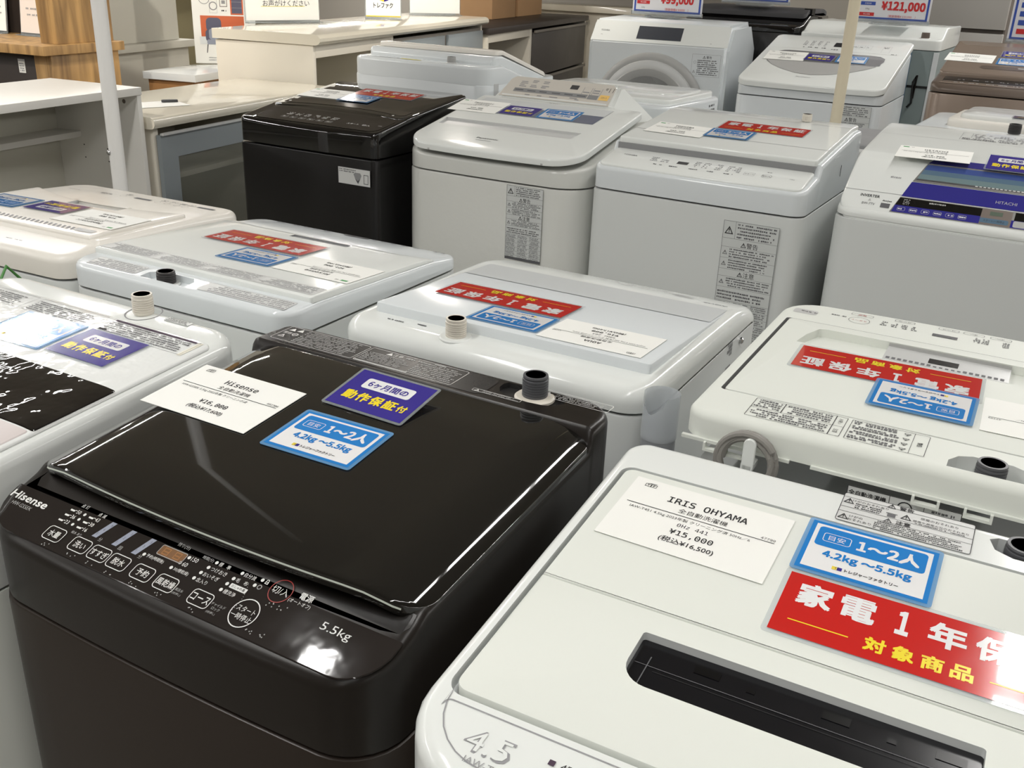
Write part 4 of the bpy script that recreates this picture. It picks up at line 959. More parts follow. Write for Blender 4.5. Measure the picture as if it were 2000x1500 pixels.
g = G(); prism(g, rr(-.28, .28, -.26, .2, .03, rf=.05), 0, 'white', h=hl, hb=lambda x, y: h(x, y) - .002, bevel=.006, seg=3, ys=(-.2, 0)); g.build('lid', R)
g = G(); prism(g, rr(-.25, .25, -.23, .05, .06), 0, 'film', h=lambda x, y: hl(x, y) + .004, hb=hl, bevel=.004, seg=2); g.build('lid_panel', R)
g = G(); g.fn = lambda x, y, z=0: (-.3006, x, y); small_print(g, -.2, -.14, .90, .96, 4, 'ink_soft'); g.fn = None; g.build('side_print', R)
s, R, h, hl = low_back('white washer with stepped lid and dark tap stub, just behind the purple-panelled one', -.15, 3.38, .6, .55, 1.003, .034)
PURP_BACK = s
g = G(); prism(g, rr(-.25, .22, -.25, .19, .06, rf=.06), 0, 'white_warm', h=lambda x, y: hl(x, y) - .013, hb=lambda x, y: h(x, y) - .002, bevel=.01, seg=4, ys=(-.2, 0)); lb = g.build('lid_base', R)
g = G(); prism(g, rr(-.22, .19, -.22, .15, .05), 0, 'film', h=hl, hb=lambda x, y: hl(x, y) - .014, bevel=.007, seg=3, ys=(-.2, 0)); g.build('lid', R)
faucet(R, .03, .235, 1.002, 'cap_dark', 'cap_dark', r=.017, hgt=.03, flange=None)
s, R, h, hl = low_back('low grey-topped washer with dark lid edge, half hidden beside the boxy white one', -.80, 3.36, .56, .5, .915, .01, 'panel_grey')
g = G(); prism(g, rr(-.26, .26, -.24, .2, .02), 0, 'mid_grey', h=hl, hb=lambda x, y: h(x, y) - .002, bevel=.004, seg=2); g.box(-.275, -.245, -.2, .24, .925, .940, 'cap_dark'); g.build('lid', R)

# ------------------------------------------------------------------ fifth row, facing the camera
def drum():
    s = Washer('drum_washing_machine', 'white front-loading drum washer with round grey porthole door and slanted top panel', -1.82, 4.72, 6.0, group=None); R = s.root
    W = .33; v = []
    prof = [(-.30, .03), (-.30, 1.075), (-.225, 1.168), (-.215, 1.173), (.15, 1.178), (.30, 1.06), (.30, .03)]
    b = bmesh.new(); A = [b.verts.new((-W, y, z)) for y, z in prof]; B = [b.verts.new((W, y, z)) for y, z in prof]; n = len(prof)
    b.faces.new(A[::-1]); b.faces.new(B)
    for i in range(n): b.faces.new((A[i], A[(i + 1) % n], B[(i + 1) % n], B[i]))
    bmesh.ops.recalc_face_normals(b, faces=b.faces[:])
    bmesh.ops.bevel(b, geom=[e for e in b.edges if abs(e.verts[0].co.x - e.verts[1].co.x) < .001], offset=.02, segments=3, affect='EDGES')
    g = G(); g.bm(b, ['white_cool'])
    g.fn = lambda x, y, z=0: (x, -.3004 - z, y)
    g.frame(.17, .3, .955, 1.05, .0008, 'ink_pale'); warn_triangle(g, .225, 1.038, .014, 'ink_soft'); g.text('警告', .247, 1.038, .012, 'ink_soft'); small_print(g, .195, .295, .96, 1.028, 8, 'ink_soft'); warn_triangle(g, .182, .975, .014, 'ink_pale'); g.ring(.184, 1.015, .005, .006, 'ink_pale', 0, 14); g.fn = None
    g.build('cabinet', R)
    nrm = Vector((0, -.093, .075)).normalized(); P = lambda u, v: Vector((u, -.30 + .075 * v, 1.075 + .093 * v))
    g = G(); pl = [(-.322, .06), (.322, .06), (.318, .97), (-.318, .97)]
    g.fn = lambda x, y, z=0: tuple(P(x, y) + nrm * (.002 + z)); g.poly(pl, 'white'); g.text('TOSHIBA', -.262, .52, .075, 'ink_soft', w=.042, z=.0004); g.scrib(-.28, -.23, .33, .02, 'ink_pale', .0004)
    g.poly([(-.105, .22), (.105, .22), (.105, .80), (-.105, .80)], 'screen_grey', .0006); g.scrib(.24, .26, .2, .02, 'ink_pale', .0004); g.fn = None; g.build('control_panel', R)
    # porthole
    cx, cz = -.015, .775
    def ringpart(name, prof, m, par): q = G(); q.lathe(cx, cz, [(r, -.30 - d) for r, d in prof], m, n=56, axis='y'); return q.build(name, par, sharp=40)
    door = ringpart('door', [(.268, 0), (.268, .012), (.262, .02), (.245, .024), (.236, .022)], 'silver', R)
    ringpart('door_ring', [(.236, .022), (.232, .034), (.22, .04), (.205, .042)], 'panel_grey', door)
    ringpart('door_trim', [(.205, .042), (.2, .046), (.17, .044), (.165, .04)], 'silver', door)
    ringpart('door_bowl', [(.165, .04), (.14, .028), (.118, .020)], 'mid_grey', door)
    ringpart('door_glass', [(.118, .018), (.06, .024), (0, .025)], 'void_black', door)
    q = G(); q.box(.15, .172, -.352, -.34, .86, .90, 'dark_grey', .004); q.build('door_handle', door)
    return s
mat('screen_grey', (70, 73, 80), 0.2, coat=0.5)
drum()

def white_oval():
    s = Washer('washing_machine', 'large white washer with big oval grey lid window, right of the drum washer', -1.035, 4.50, 1.0); R = s.root
    out = rr(-.297, .297, -.295, .295, .03, bow=.008, rf=.035)
    def front(g):
        g.fn = lambda x, y, z=0: (x, -.3035 - z, y); caution_plate(g, .115, .265, .62, .92); g.fn = None
    s.cabinet(out, .925, 'white_cool', front)
    h = pline([(-.3, .962), (.13, 1.06), (.3, 1.1)])
    g = G(); prism(g, rr(-.296, .296, -.293, .295, .03, bow=.008, rf=.035), .9265, 'white_cool', h=h, bevel=.006, seg=2, ys=(0, .13)); g.build('top_cover', R)
    hl = pline(smooth([(-.31, .983), (-.29, .990), (.12, 1.094), (.135, 1.098), (.30, 1.141)], .006, 2)); s.lid = hl
    g = G(); prism(g, rr(-.299, .299, -.304, .298, .03, bow=.008, rf=.045), 0, 'white', h=hl, hb=lambda x, y: hl(x, y) - .022, bevel=.006, seg=3, ys=(-.2, 0, .12, .2), bot=True)
    g.fn = s.on(hl)
    ov = [(-.245, -.06), (-.255, -.02), (-.25, .03), (-.235, .065), (-.21, .085), (-.19, .09), (.16, .09), (.2, .085), (.225, .06), (.228, .02), (.215, -.03), (.18, -.085), (.12, -.14), (.05, -.18), (-.02, -.197), (-.09, -.185), (-.16, -.145), (-.21, -.105)]
    g.poly(ov, 'grey_window', .0004); lo = [(-.25, -.045), (.21, -.045), (.18, -.085), (.12, -.14), (.05, -.18), (-.02, -.197), (-.09, -.185), (-.16, -.145), (-.21, -.105)]
    g.poly(lo, 'silver', .0006); g.rect(-.253, .222, -.03, .045, 'grey_window_dark', .0006)
    g.text('Panasonic', -.04, -.225, .011, 'ink_pale', w=.06); 
    for x in (-.145, -.115, -.085, -.055): small_print(g, x - .008, x + .008, .165, .235, 4, 'ink_pale'); g.scrib(x - .009, x + .009, .145, .012, 'ink_soft')
    g.rect(-.02, .025, .172, .225, 'ink', .0004); g.scrib(-.02, .04, .135, .012, 'ink_soft')
    for x in (.07, .1, .13): key(g, x, .19, .022, .05, 'ink_pale'); g.scrib(x - .008, x + .008, .19, .012, 'ink_pale')
    key(g, .205, .18, .034, .08, 'ink_pale'); g.text('切', .2, .2, .02, 'ink_soft'); g.scrib(-.2, -.185, .17, .014, 'ink_soft'); g.scrib(.235, .27, .125, .008, 'ink_soft')
    g.rect(-.27, .27, .118, .1195, 'panel_grey'); g.fn = None; g.build('lid', R)
    return s
FP = white_oval()

def taupe():
    s = Washer('washing_machine', 'metallic brown washer with dark key slot under its lid lip, right of the oval-window one', -.25, 4.32, 0.5); R = s.root
    out = rr(-.3, .3, -.31, .3, .03, bow=.008, rf=.05)
    s.cabinet(out, 1.018, 'taupe')
    h = pline(smooth([(-.32, 1.035), (-.28, 1.052), (-.17, 1.065), (.3, 1.14)], .01, 2))
    g = G(); prism(g, rr(-.298, .298, -.305, .3, .03, bow=.008, rf=.05), 1.0195, 'taupe_dark', h=h, bevel=.014, seg=4, ys=(-.28, -.17)); 
    g.fn = s.on(h); g.poly([(-.262, -.262), (.29, -.262), (.29, -.165), (-.262, -.165)], 'void_black'); g.poly([(-.268, -.285), (.29, -.285), (.29, -.25), (-.262, -.25)], 'taupe', .0004)
    for i in range(7): g.scrib(-.22 + i * .05, -.19 + i * .05, -.215, .008, 'ink_pale', .0004); g.scrib(-.22 + i * .05, -.185 + i * .05, -.268, .006, 'label_grey', .0008)
    g.fn = None; g.build('top_cover', R)
    hl = pline(smooth([(-.17, 1.082), (-.15, 1.086), (.27, 1.17), (.3, 1.172)], .008, 2)); s.lid = hl
    g = G(); prism(g, rr(-.29, .29, -.168, .297, .03, rf=.03), 0, 'taupe', h=hl, hb=lambda x, y: hl(x, y) - .02, bevel=.007, seg=3, ys=(-.1, 0, .1, .2), bot=True)
    g.fn = s.on(hl); g.poly(rr(-.16, .29, -.1, -.055, .02), 'taupe_dark', .0002); g.rect(-.03, .02, -.075, -.065, 'print_grey', .0004); g.fn = None; g.build('lid', R)
    return s
BR = taupe()

# ------------------------------------------------------------------ sixth row, backs towards the camera
s = Washer('washing_machine', 'white washer turned away, brown tap stub on its back deck under a price board', -.96, 5.20, 0, True); R = s.root
out = rr(-.31, .31, -.3, .3, .03)
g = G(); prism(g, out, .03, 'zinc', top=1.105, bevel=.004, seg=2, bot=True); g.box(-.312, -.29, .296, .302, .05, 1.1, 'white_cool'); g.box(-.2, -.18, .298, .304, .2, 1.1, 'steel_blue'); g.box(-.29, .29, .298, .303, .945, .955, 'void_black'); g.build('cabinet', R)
g = G(); h = pline(smooth([(-.31, 1.19), (-.25, 1.2), (.16, 1.2), (.24, 1.155), (.31, 1.15)], .01, 2))
prism(g, rr(-.312, .312, -.302, .302, .03), 1.107, 'white', h=h, bevel=.008, seg=3, ys=(.1, .16, .2, .24)); g.build('top_cover', R)
g = G(); g.tube([(-.235, .305, .9), (-.24, .315, 1.0), (-.228, .318, .97), (-.235, .316, .88), (-.22, .315, .86)], .005, 'void_black', 6); g.build('power_cord', R)
faucet(R, -.235, .255, 1.15, 'cap_brown', 'cap_dark', r=.018, hgt=.028, flange='panel_grey', fr=.026)
s = Washer('washing_machine', 'black washer turned away with raised lid, between the drum washer and the white tap-stub one', -1.64, 5.38, 0, True); R = s.root
g = G(); prism(g, rr(-.31, .31, -.3, .3, .03), .03, 'satin_dark', top=1.13, bevel=.004, seg=2, bot=True); g.build('cabinet', R)
g = G(); h = pline(smooth([(-.31, 1.19), (-.25, 1.21), (.1, 1.21), (.2, 1.17), (.31, 1.16)], .01, 2)); prism(g, rr(-.31, .31, -.3, .3, .03), 1.132, 'gloss_black', h=h, bevel=.01, seg=3, ys=(0, .1, .2)); g.build('top_cover', R)
g = G(); hl = pline([(-.3, 1.215), (-.2, 1.235), (.1, 1.235), (.16, 1.21)]); prism(g, rr(-.3, .29, -.28, .15, .02), 0, 'dark_grey', h=hl, hb=lambda x, y: hl(x, y) - .02, bevel=.004, seg=2, ys=(-.2, .1)); g.box(-.31, -.27, .02, .08, 1.21, 1.24, 'void_black'); g.build('lid', R)
# ------------------------------------------------------------------ price tags and cards lying on the lids
card_price('p_his', 'Hisense', 'HW-G55EK 5.5kg 2022年製 クリーニング済', '¥16,000', '¥17,600', '602306')
card_price('p_iris', 'IRIS OHYAMA', 'IAW-T451 4.5kg 2023年製 クリーニング済 50Hz／6', '¥15,000', '¥16,500', '47799', spec2='0Hz 441')
card_price('p_aqua', 'AQUA', 'AQW-S5M 5.0kg 2021年製 クリーニング済 50Hz', '¥16,000', '¥17,600', '41260', spec2='60Hz 203')
card_price('p_hw', 'Hisense', 'HW-E5504 5.5kg 2021年製 クリーニング済', '¥21,000', '¥23,100', '52801', logo='green')
card_price('p_pb', 'Panasonic', 'NA-F50B 5.0kg 2020年製 クリーニング済', '¥19,000', '¥20,900', '33107', logo='green')
card_price('p_ha', 'Haier', 'JW-U45 4.5kg 2022年製 クリーニング済 50Hz／', '¥14,000', '¥15,400', '47799')
card_price('p_t3', 'TOSHIBA', 'AW-7DH 7.0kg 2021年製 クリーニング済', '¥55,000', '¥60,500', '', logo='green')
card_price('p_p3', 'Panasonic', 'NA-FA80 8.0kg 2019年製 クリーニング済', '¥35,000', '¥38,500', '', logo='green')
card_price('p_b3', 'TOSHIBA', 'AW-7GM 7.0kg 2022年製 クリーニング済', '¥38,000', '¥41,800', '', logo='green')
card_price('p_hi', 'HITACHI', 'BW-7TV 7.0kg 2015年製 クリーニング済', '¥18,000', '¥19,800', '', logo='green')
card_price('p_fp', 'Panasonic', 'NA-FA100 10.0kg 2020年製', '¥60,000', '¥66,000', '')
card_price('p_br', 'HITACHI', 'BW-DV80 8.0kg 2021年製', '¥68,000', '¥74,800', '', logo='green')
def T_(x): return 'white printed price tag ' + x
put_card('p_his', H1, -.858, .800, .6, T_('on the glossy black lid nearest the camera'))
put_card('purple', H1, -.683, .893, -.9, 'purple and yellow guarantee card, propped up on the nearest glossy black lid', dz=.001, lift=.10)
put_card('b12', H1, -.680, .785, 2.0, 'blue 1-2 person card on the glossy black lid nearest the camera')
put_card('p_iris', I1, -.252, .840, .6, T_('on the lid with the black slot handle'))
put_card('b12', I1, -.090, .868, 1.7, 'blue 1-2 person card above the large red card on the slot-handled lid', dz=.0012)
put_card('red', I1, -.026, .777, 1.8, 'large red warranty card cut off by the frame, on the slot-handled lid')
put_card('b12', W1, -1.242, .812, 2.5, 'blue 1-2 person card on the film-wrapped lid, left of a purple card')
put_card('purple', W1, -1.112, .817, .3, 'purple and yellow guarantee card on the film-wrapped lid with beige labels', dz=.0004)
put_card('p_pb', PB, -1.748, 1.335, 184.6, T_('upside down on the cream-tinted lid'))
put_card('purple', PB, -1.905, 1.347, 186, 'upside-down purple guarantee card on the cream-tinted lid', dz=.0008)
put_card('b12', PB, -2.040, 1.324, 186.3, 'upside-down blue card on the cream-tinted lid, cut by the left frame edge', dz=.0004)
put_card('p_hw', HW, -1.142, 1.340, 181.2, T_('upside down on the lid with small grey handle'))
put_card('red', HW, -1.366, 1.416, 182.7, 'upside-down red warranty card on the lid with small grey handle', dz=.0010)
put_card('b12', HW, -1.298, 1.321, 183, 'upside-down blue 1-2 person card on the lid with small grey handle', dz=.0004)
put_card('p_aqua', AQ, -.574, 1.303, 181.6, T_('upside down on the raised flat lid behind the black washer'))
put_card('red', AQ, -.791, 1.389, 181.8, 'upside-down red warranty card on the raised flat lid', dz=.0010)
put_card('b12', AQ, -.727, 1.296, 182, 'upside-down blue 1-2 person card on the raised flat lid', dz=.0004)
put_card('p_ha', HA, .050, 1.276, 182.7, T_('upside down at the right frame edge, on the scooped lid'))
put_card('red', HA, -.166, 1.344, 183, 'upside-down red warranty card on the scooped lid')
put_card('b12', HA, -.105, 1.259, 181.5, 'upside-down blue card overlapping a red card on the scooped lid', dz=.0022, lift=-.03)
put_card('p_b3', B3, -2.265, 2.685, 3, T_('on the black lid beside the cream counter'))
put_card('red', B3, -2.068, 2.763, 1.9, 'red warranty card on the black lid beside the cream counter')
put_card('b34', B3, -2.116, 2.670, 3, 'blue card overlapping a red one on the black lid by the cream counter', dz=.0016)
put_card('p_p3', P3, -1.699, 2.753, 2, T_('on the lid of the film-wrapped far washer'))
put_card('purple', P3, -1.547, 2.752, .5, 'purple guarantee card below the tilted grey key panel', dz=.0005)
put_card('b34', P3, -1.413, 2.760, 2, 'blue 3-4 person card on the window below the tilted grey key panel')
put_card('p_t3', T3, -.997, 2.691, -3, T_('on the clean boxy white lid'))
put_card('red', T3, -.788, 2.798, -1.0, 'red warranty card on the clean boxy white lid')
put_card('b34', T3, -.853, 2.700, .2, 'blue 3-4 person card below the red card on the boxy white lid', dz=.0014)
put_card('p_hi', HI, -.316, 2.649, 3, T_('on the white lid above the purple bar'), dz=.006)
put_card('purple', HI, -.135, 2.640, 0, 'purple guarantee card at the right frame edge, above a purple bar', dz=.004, lift=.06)
put_card('purple', PURP_BACK, -.14, 3.27, 0, 'small far purple card on the stepped lid behind the purple-panelled washer', dz=.0)
put_card('p_fp', FP, -1.216, 4.505, 3, T_('in the oval grey lid window'), dz=.0014)
put_card('purple', FP, -1.072, 4.513, -2, 'purple guarantee card in the oval grey lid window', dz=.0014)
put_card('b4', FP, -.938, 4.520, 2, 'blue card in the oval grey lid window', dz=.0014)
put_card('p_br', BR, -.460, 4.349, -1, T_('on the metallic brown lid'))
put_card('purple', BR, -.300, 4.435, 0, 'purple guarantee card on the metallic brown lid')
put_card('b4', BR, -.300, 4.330, 0, 'blue card on the metallic brown lid, below a purple one')

# ------------------------------------------------------------------ upright price boards
FACE[0] = 'Noto Sans CJK Regular.woff2'
def board(label, loc, rz, W, H, fill, tilt=.0, name='price_board', cat='price board', group='blue-bordered price boards'):
    r = empty(name, loc, rz, label, cat, group)
    g = G(); g.fn = lambda x, y, z=0: (x, y * tilt - z * 1.0, y)
    prism(g, [(-W / 2, 0), (W / 2, 0), (W / 2, H), (-W / 2, H)], -.003, 'pop_white', top=.0, bevel=0, bot=True)
    g.frame(-W / 2 + .008, W / 2 - .008, .008, H - .008, .009, 'pop_blue', .0006); fill(g, W, H); g.fn = None; g.build('card', r)
    q = G(); q.fn = lambda x, y, z=0: (x, y * tilt - z, y)
    q.box(-W / 2 - .004, W / 2 + .004, -.006, .012, -.006, .004, 'acrylic'); q.box(-W * .25, W * .25, -.012, -.006, -.04, .05, 'acrylic'); q.fn = None; q.build('clear_stand', r)
    return r
def price_fill(price, taxed, rows):
    def f(g, W, H):
        z = .0010
        g.text(price, W * .14, .064, .047, 'pop_red', bold=.025, z=z, wmax=W * .58); g.text('（税抜価格¥ ' + taxed + '　）', W * .14, .024, .0125, 'pop_red', z=z, wmax=W * .45)
        y = .018
        for m, t in rows:
            if m: g.rect(-W / 2 + .022, -W / 2 + .088, y + .003, y + .018, m, z); g.text(t, -W / 2 + .055, y + .0105, .007, 'pop_white', z=z + .0004, wmax=.05)
            else: g.text(t, -W / 2 + .055, y + .010, .009, 'ink_soft', z=z)
            y += .023
        g.rect(W * .5 - .03, W * .5 - .03, .1, .1, 'ink', z)
    return f
board('price board reading 99,000 yen on top of the drum washer', (-1.885, 4.745, 1.194), math.radians(0), .355, .25, price_fill('¥99,000', '90000', ((None, '12kg'), ('pop_red', '税込価格'), (None, '2021年'), ('pop_blue', '乾燥容量'))))
board('price board cut by the top edge, on the black washer turned away', (-1.62, 5.28, 1.255), math.radians(0), .35, .25, price_fill('¥66,000', '60,000', (('pop_red', '税込価格'), (None, '8kg'), ('pop_blue', '洗濯容量'))))
board('price board ending in 21,000 yen behind the beige pole', (-.895, 4.99, 1.212), math.radians(-2), .33, .25, price_fill('¥121,000', '110,000', (('pop_red', '税込価格'), (None, '10kg'), ('pop_blue', '洗濯容量'))))
def info_fill(g, W, H):
    z = .001
    for i, m in enumerate(('pop_red', 'pop_blue', 'pop_blue', 'pop_blue', 'pop_blue', 'pop_blue')):
        y = .03 + i * .034; g.rect(-W / 2 + .03, -W / 2 + .12, y, y + .02, m, z); g.scrib(-W / 2 + .135, W / 2 - .03, y + .01, .012, 'ink_soft', z)
board('blue-striped price board at the right frame edge, behind the brown washer', (-.235, 4.80, 1.172), math.radians(2), .30, .25, info_fill)

FACE[0] = None
# ------------------------------------------------------------------ furniture along the left; local x runs away from the camera, -y is the front
def unit(name, label, cat, loc, al, group=None): return empty(name, (loc[0], loc[1], loc[2] if len(loc) > 2 else 0), math.radians(90 + al), label, cat, group)
def P_(root, name, *boxes, bev=.0015, m=None):
    g = G()
    for b in boxes: g.box(*b[:6], b[6] if len(b) > 6 else m, bev)
    return g.build(name, root)
# white open shelf
U = unit('open_shelf', 'white open shelf unit with an inner shallow shelf, at the left behind the white pole', 'shelf', (-2.788, 1.835), 7.0)
P_(U, 'top_board', (-1.3, .577, -.004, .41, .928, .953), m='board_white'); P_(U, 'side_panel', (.556, .576, 0, .41, .0, .9275), m='board_white'); P_(U, 'side_panel', (-1.295, -1.274, 0, .41, .0, .9275), m='board_white')
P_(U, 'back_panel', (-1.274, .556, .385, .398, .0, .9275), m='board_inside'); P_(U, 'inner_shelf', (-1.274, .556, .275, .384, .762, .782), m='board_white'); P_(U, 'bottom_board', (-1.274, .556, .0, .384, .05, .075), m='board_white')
g = G(); g.lathe(.05, .868, [(0, .3845), (.026, .3845), (.027, .3822), (.0, .3818)], 'board_white', axis='y'); q = g.build('cable_hole_cover', U)
g = G(); g.fn = lambda x, y, z=0: (.5555 - z, x, y); g.disc(.06, .903, .0075, 'cap_brown')
for x, y in ((.268, .735), (.268, .69), (.16, .73), (.16, .685)): g.disc(x, y, .0026, 'ink')
g.fn = None; g.build('dowel_holes', U)
# cream kitchen counter with glass door
U = unit('kitchen_counter', 'low cream kitchen counter with glossy top and blue-grey framed glass door', 'counter', (-2.848, 2.425), 7.8)
g = G(); prof = [(0, .808), (-.012, .812), (-.018, .823), (-.018, .836), (-.012, .846), (0, .85), (.5, .85), (.5, .812), (0, .808)]
g.put([(x, y, z) for x in (0.0, 1.19) for y, z in prof[:-1]], [tuple(range(8))[::-1], tuple(range(8, 16))] + [(i, (i + 1) % 8, 8 + (i + 1) % 8, 8 + i) for i in range(8)], 'cream_top'); g.build('worktop', U)
P_(U, 'cabinet_body', (.02, .045, .01, .48, 0, .807), (1.15, 1.175, .01, .48, 0, .807), (.045, 1.15, .46, .48, 0, .807), (.045, 1.15, .01, .46, .0, .09), (.045, 1.15, .06, .46, .60, .62), (.66, .685, .01, .46, .09, .807), m='cream_body')
def glass_door(root, x0, x1, z0, z1, y=-.012, w=.085, name='door'):
    d = P_(root, name, (x0, x1, y, y + .018, z0, z0 + w, 'door_blue'), (x0, x1, y, y + .018, z1 - w, z1, 'door_blue'), (x0, x0 + w, y, y + .018, z0 + w, z1 - w, 'door_blue'), (x1 - w, x1, y, y + .018, z0 + w, z1 - w, 'door_blue'), bev=0)
    g = G(); g.box(x0 + w, x1 - w, y + .006, y + .010, z0 + w, z1 - w, 'glass_door'); g.build('pane', d)
    g = G(); g.box(x0, x1, y - .014, y + .0, z1, z1 + .008, 'panel_grey'); g.build('grip_rail', d); return d
glass_door(U, .03, .62, .10, .785); glass_door(U, .69, 1.145, .10, .785)
g = G(); g.quad([(-.11, -.07, 0), (.10, -.08, 0), (.11, .07, 0), (-.10, .08, 0)], 'paper'); o = g.build('paper_sheet'); o.matrix_world = Matrix.Translation((-3.08, 2.66, .8515)) @ Matrix.Rotation(math.radians(75), 4, 'Z'); tag(o, 'white paper sheet lying on the low cream counter', 'paper')
g = G(); g.box(-.03, .03, -.009, .009, 0, .009, 'dark_grey', .003); o = g.build('label_clip'); o.matrix_world = Matrix.Translation((-3.09, 2.735, .8525)) @ Matrix.Rotation(math.radians(60), 4, 'Z'); tag(o, 'small dark clip beside the paper on the low cream counter', 'clip')
# taller counter
U = unit('kitchen_counter', 'taller cream kitchen counter with rounded glossy top and open cavity, behind the low one', 'counter', (-3.11, 3.62), 12.0)
g = G(); prof = [(0, 1.018), (-.014, 1.024), (-.022, 1.034), (-.022, 1.048), (-.014, 1.059), (0, 1.065), (.54, 1.065), (.54, 1.022)]
g.put([(x, y, z) for x in (0.0, 2.30) for y, z in prof], [tuple(range(8))[::-1], tuple(range(8, 16))] + [(i, (i + 1) % 8, 8 + (i + 1) % 8, 8 + i) for i in range(8)], 'cream_top'); g.build('worktop', U)
P_(U, 'cabinet_body', (.01, .035, .02, .53, 0, 1.017), (.86, .885, .02, .53, 0, 1.017), (2.26, 2.285, .02, .53, 0, 1.017), (.035, 2.26, .51, .53, 0, 1.017), (.035, .86, .02, .045, .96, 1.017), (.035, 2.26, .02, .51, .0, .09), m='cream_body')
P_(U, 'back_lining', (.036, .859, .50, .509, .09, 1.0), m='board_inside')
P_(U, 'frosted_door', (.98, 1.58, .0, .018, .1, .985), m='door_blue'); P_(U, 'frosted_door', (1.64, 2.25, .0, .018, .1, .985), m='door_blue'); P_(U, 'centre_rail', (.885, 2.26, .019, .03, .1, 1.0), m='rail_grey')
# dark counter
U = unit('kitchen_counter', 'dark brown kitchen counter with open niche and two dark drawers, at the far end', 'counter', (-3.585, 5.88), 11.5)
P_(U, 'worktop', (0, 2.62, -.02, .68, .955, .995), m='dark_wood', bev=.008); P_(U, 'cabinet_body', (.02, .045, .0, .66, 0, .954), (.045, .95, .0, .02, .90, .954), (.95, 1.0, .0, .66, 0, .954), (2.56, 2.6, .0, .66, 0, .954), (.045, 2.56, .64, .66, 0, .954), m='cream_body')
for z0, z1 in ((.60, .925), (.22, .575)):
    d = P_(U, 'drawer', (1.01, 2.55, -.012, .5, z0, z1), m='drawer_grey'); P_(d, 'handle_rail', (1.01, 2.55, -.03, -.012, z1 - .004, z1 + .014), m='rail_grey')
for i, (x, w, l) in enumerate(((1.05, .56, 'left of two brown cartons on the dark counter'), (1.68, .66, 'right of two brown cartons on the dark counter'))):
    g = G(); g.box(0, w, 0, .3, 0, .36, 'carton', .004); g.rect(w * .46, w * .54, 0, .3, 'taupe', .361); o = g.build('carton'); o.matrix_world = U.matrix_basis if False else Matrix.Translation((-3.585, 5.88, .997)) @ Matrix.Rotation(math.radians(101.5), 4, 'Z') @ Matrix.Translation((x, .34, 0)); tag(o, l, 'box', 'brown cartons')
# wooden shelf unit with dark back
U = unit('wooden_shelf', 'oak plank shelf unit with black back, behind the white open shelf', 'shelf', (-4.03, 2.90), 7.5)
P_(U, 'shelf_board', (-.02, .47, -.015, 1.4, .945, .985), m='oak_planks', bev=.003)
P_(U, 'side_panel', (.03, .44, .0, .03, 0, .944), (.10, .44, .02, .05, .986, 1.9), m='oak_planks'); P_(U, 'front_post', (.03, .055, .03, .10, 0, .944), (.10, .125, .05, .12, .986, 1.9), m='oak_planks')
P_(U, 'black_back', (.05, .06, .10, 1.35, 0, .944), (.43, .44, .06, 1.38, .986, 1.9), m='dark_wood'); P_(U, 'side_panel', (.03, .44, 1.36, 1.39, 0, .944), m='oak_planks')
g = G(); g.rect(-.02, .02, -.03, .03, 'paper'); g.rect(-.02, .02, .02, .03, 'frost', .0004); small_print(g, -.015, .015, -.025, .015, 4, 'ink_pale', .0004)
o = g.build('care_tag', U); o.matrix_local = Matrix.Translation((.0485, .20, .885)) @ Matrix.Rotation(math.radians(90), 4, 'X') @ Matrix.Rotation(math.radians(-90), 4, 'Y')
def sheet(name, label, loc, rz, W, H, draw, m='paper_warm', cat='sign', lean=.12, cover=True, group=None):
    r = empty(name, loc, rz, label, cat, group); g = G(); g.fn = lambda x, y, z=0: (x, y * lean - z, y)
    prism(g, [(-W / 2, 0), (W / 2, 0), (W / 2, H), (-W / 2, H)], -.002, m, top=0, bevel=0, bot=True); draw(g, W, H); g.fn = None; g.build('sheet', r)
    if cover:
        q = G(); q.fn = lambda x, y, z=0: (x, y * lean - z, y); q.box(-W / 2 - .006, W / 2 + .006, -.012, H + .004, -.006, -.0025, 'acrylic'); q.box(-W / 2 - .006, W / 2 + .006, -.012, -.008, -.003, .03, 'acrylic'); q.fn = None; q.build('acrylic_stand', r)
    return r
def notice(g, W, H):
    g.text('ご案内', 0, H - .06, .03, 'ink_soft', z=.001)
    for y in (.3, .26, .22, .12, .09): g.scrib(-W * .35, W * .38, y * H / .36, .009, 'ink_pale', .001)
sheet('notice_sheet', 'pinkish notice sheet in a clear stand on the oak shelf', (-4.455, 3.20, .998), math.radians(4), .27, .33, notice)
sheet('notice_sheet', 'notice sheet cut by the left frame edge, on the oak shelf', (-4.79, 3.17, .998), math.radians(2), .22, .33, notice, m='paper')
# grey cupboard
U = unit('grey_cupboard', 'tall pale grey cupboard with a ledge, right of the oak shelf', 'cupboard', (-4.62, 3.55), 13.0)
P_(U, 'lower_cabinet', (-.1, .93, .0, .45, 0, .86), m='cab_grey'); P_(U, 'ledge', (-.1, .97, -.03, .45, .862, .90), m='cab_grey'); P_(U, 'upper_cabinet', (-.1, .89, .03, .45, .902, 1.9), m='cab_grey'); P_(U, 'skirting_fillet', (.932, .96, .05, .45, 0, .84), m='cab_grey')
# small wooden cabinet with pale top
U = unit('small_cabinet', 'small wooden cabinet with glossy pale grey top, behind the low cream counter', 'cabinet', (-3.94, 3.66), 12.0)
P_(U, 'top_board', (-.01, .72, -.01, .30, .785, .82), m='clear_pale'); P_(U, 'cabinet_body', (.005, .7, .01, .28, 0, .784), m='oak_small')
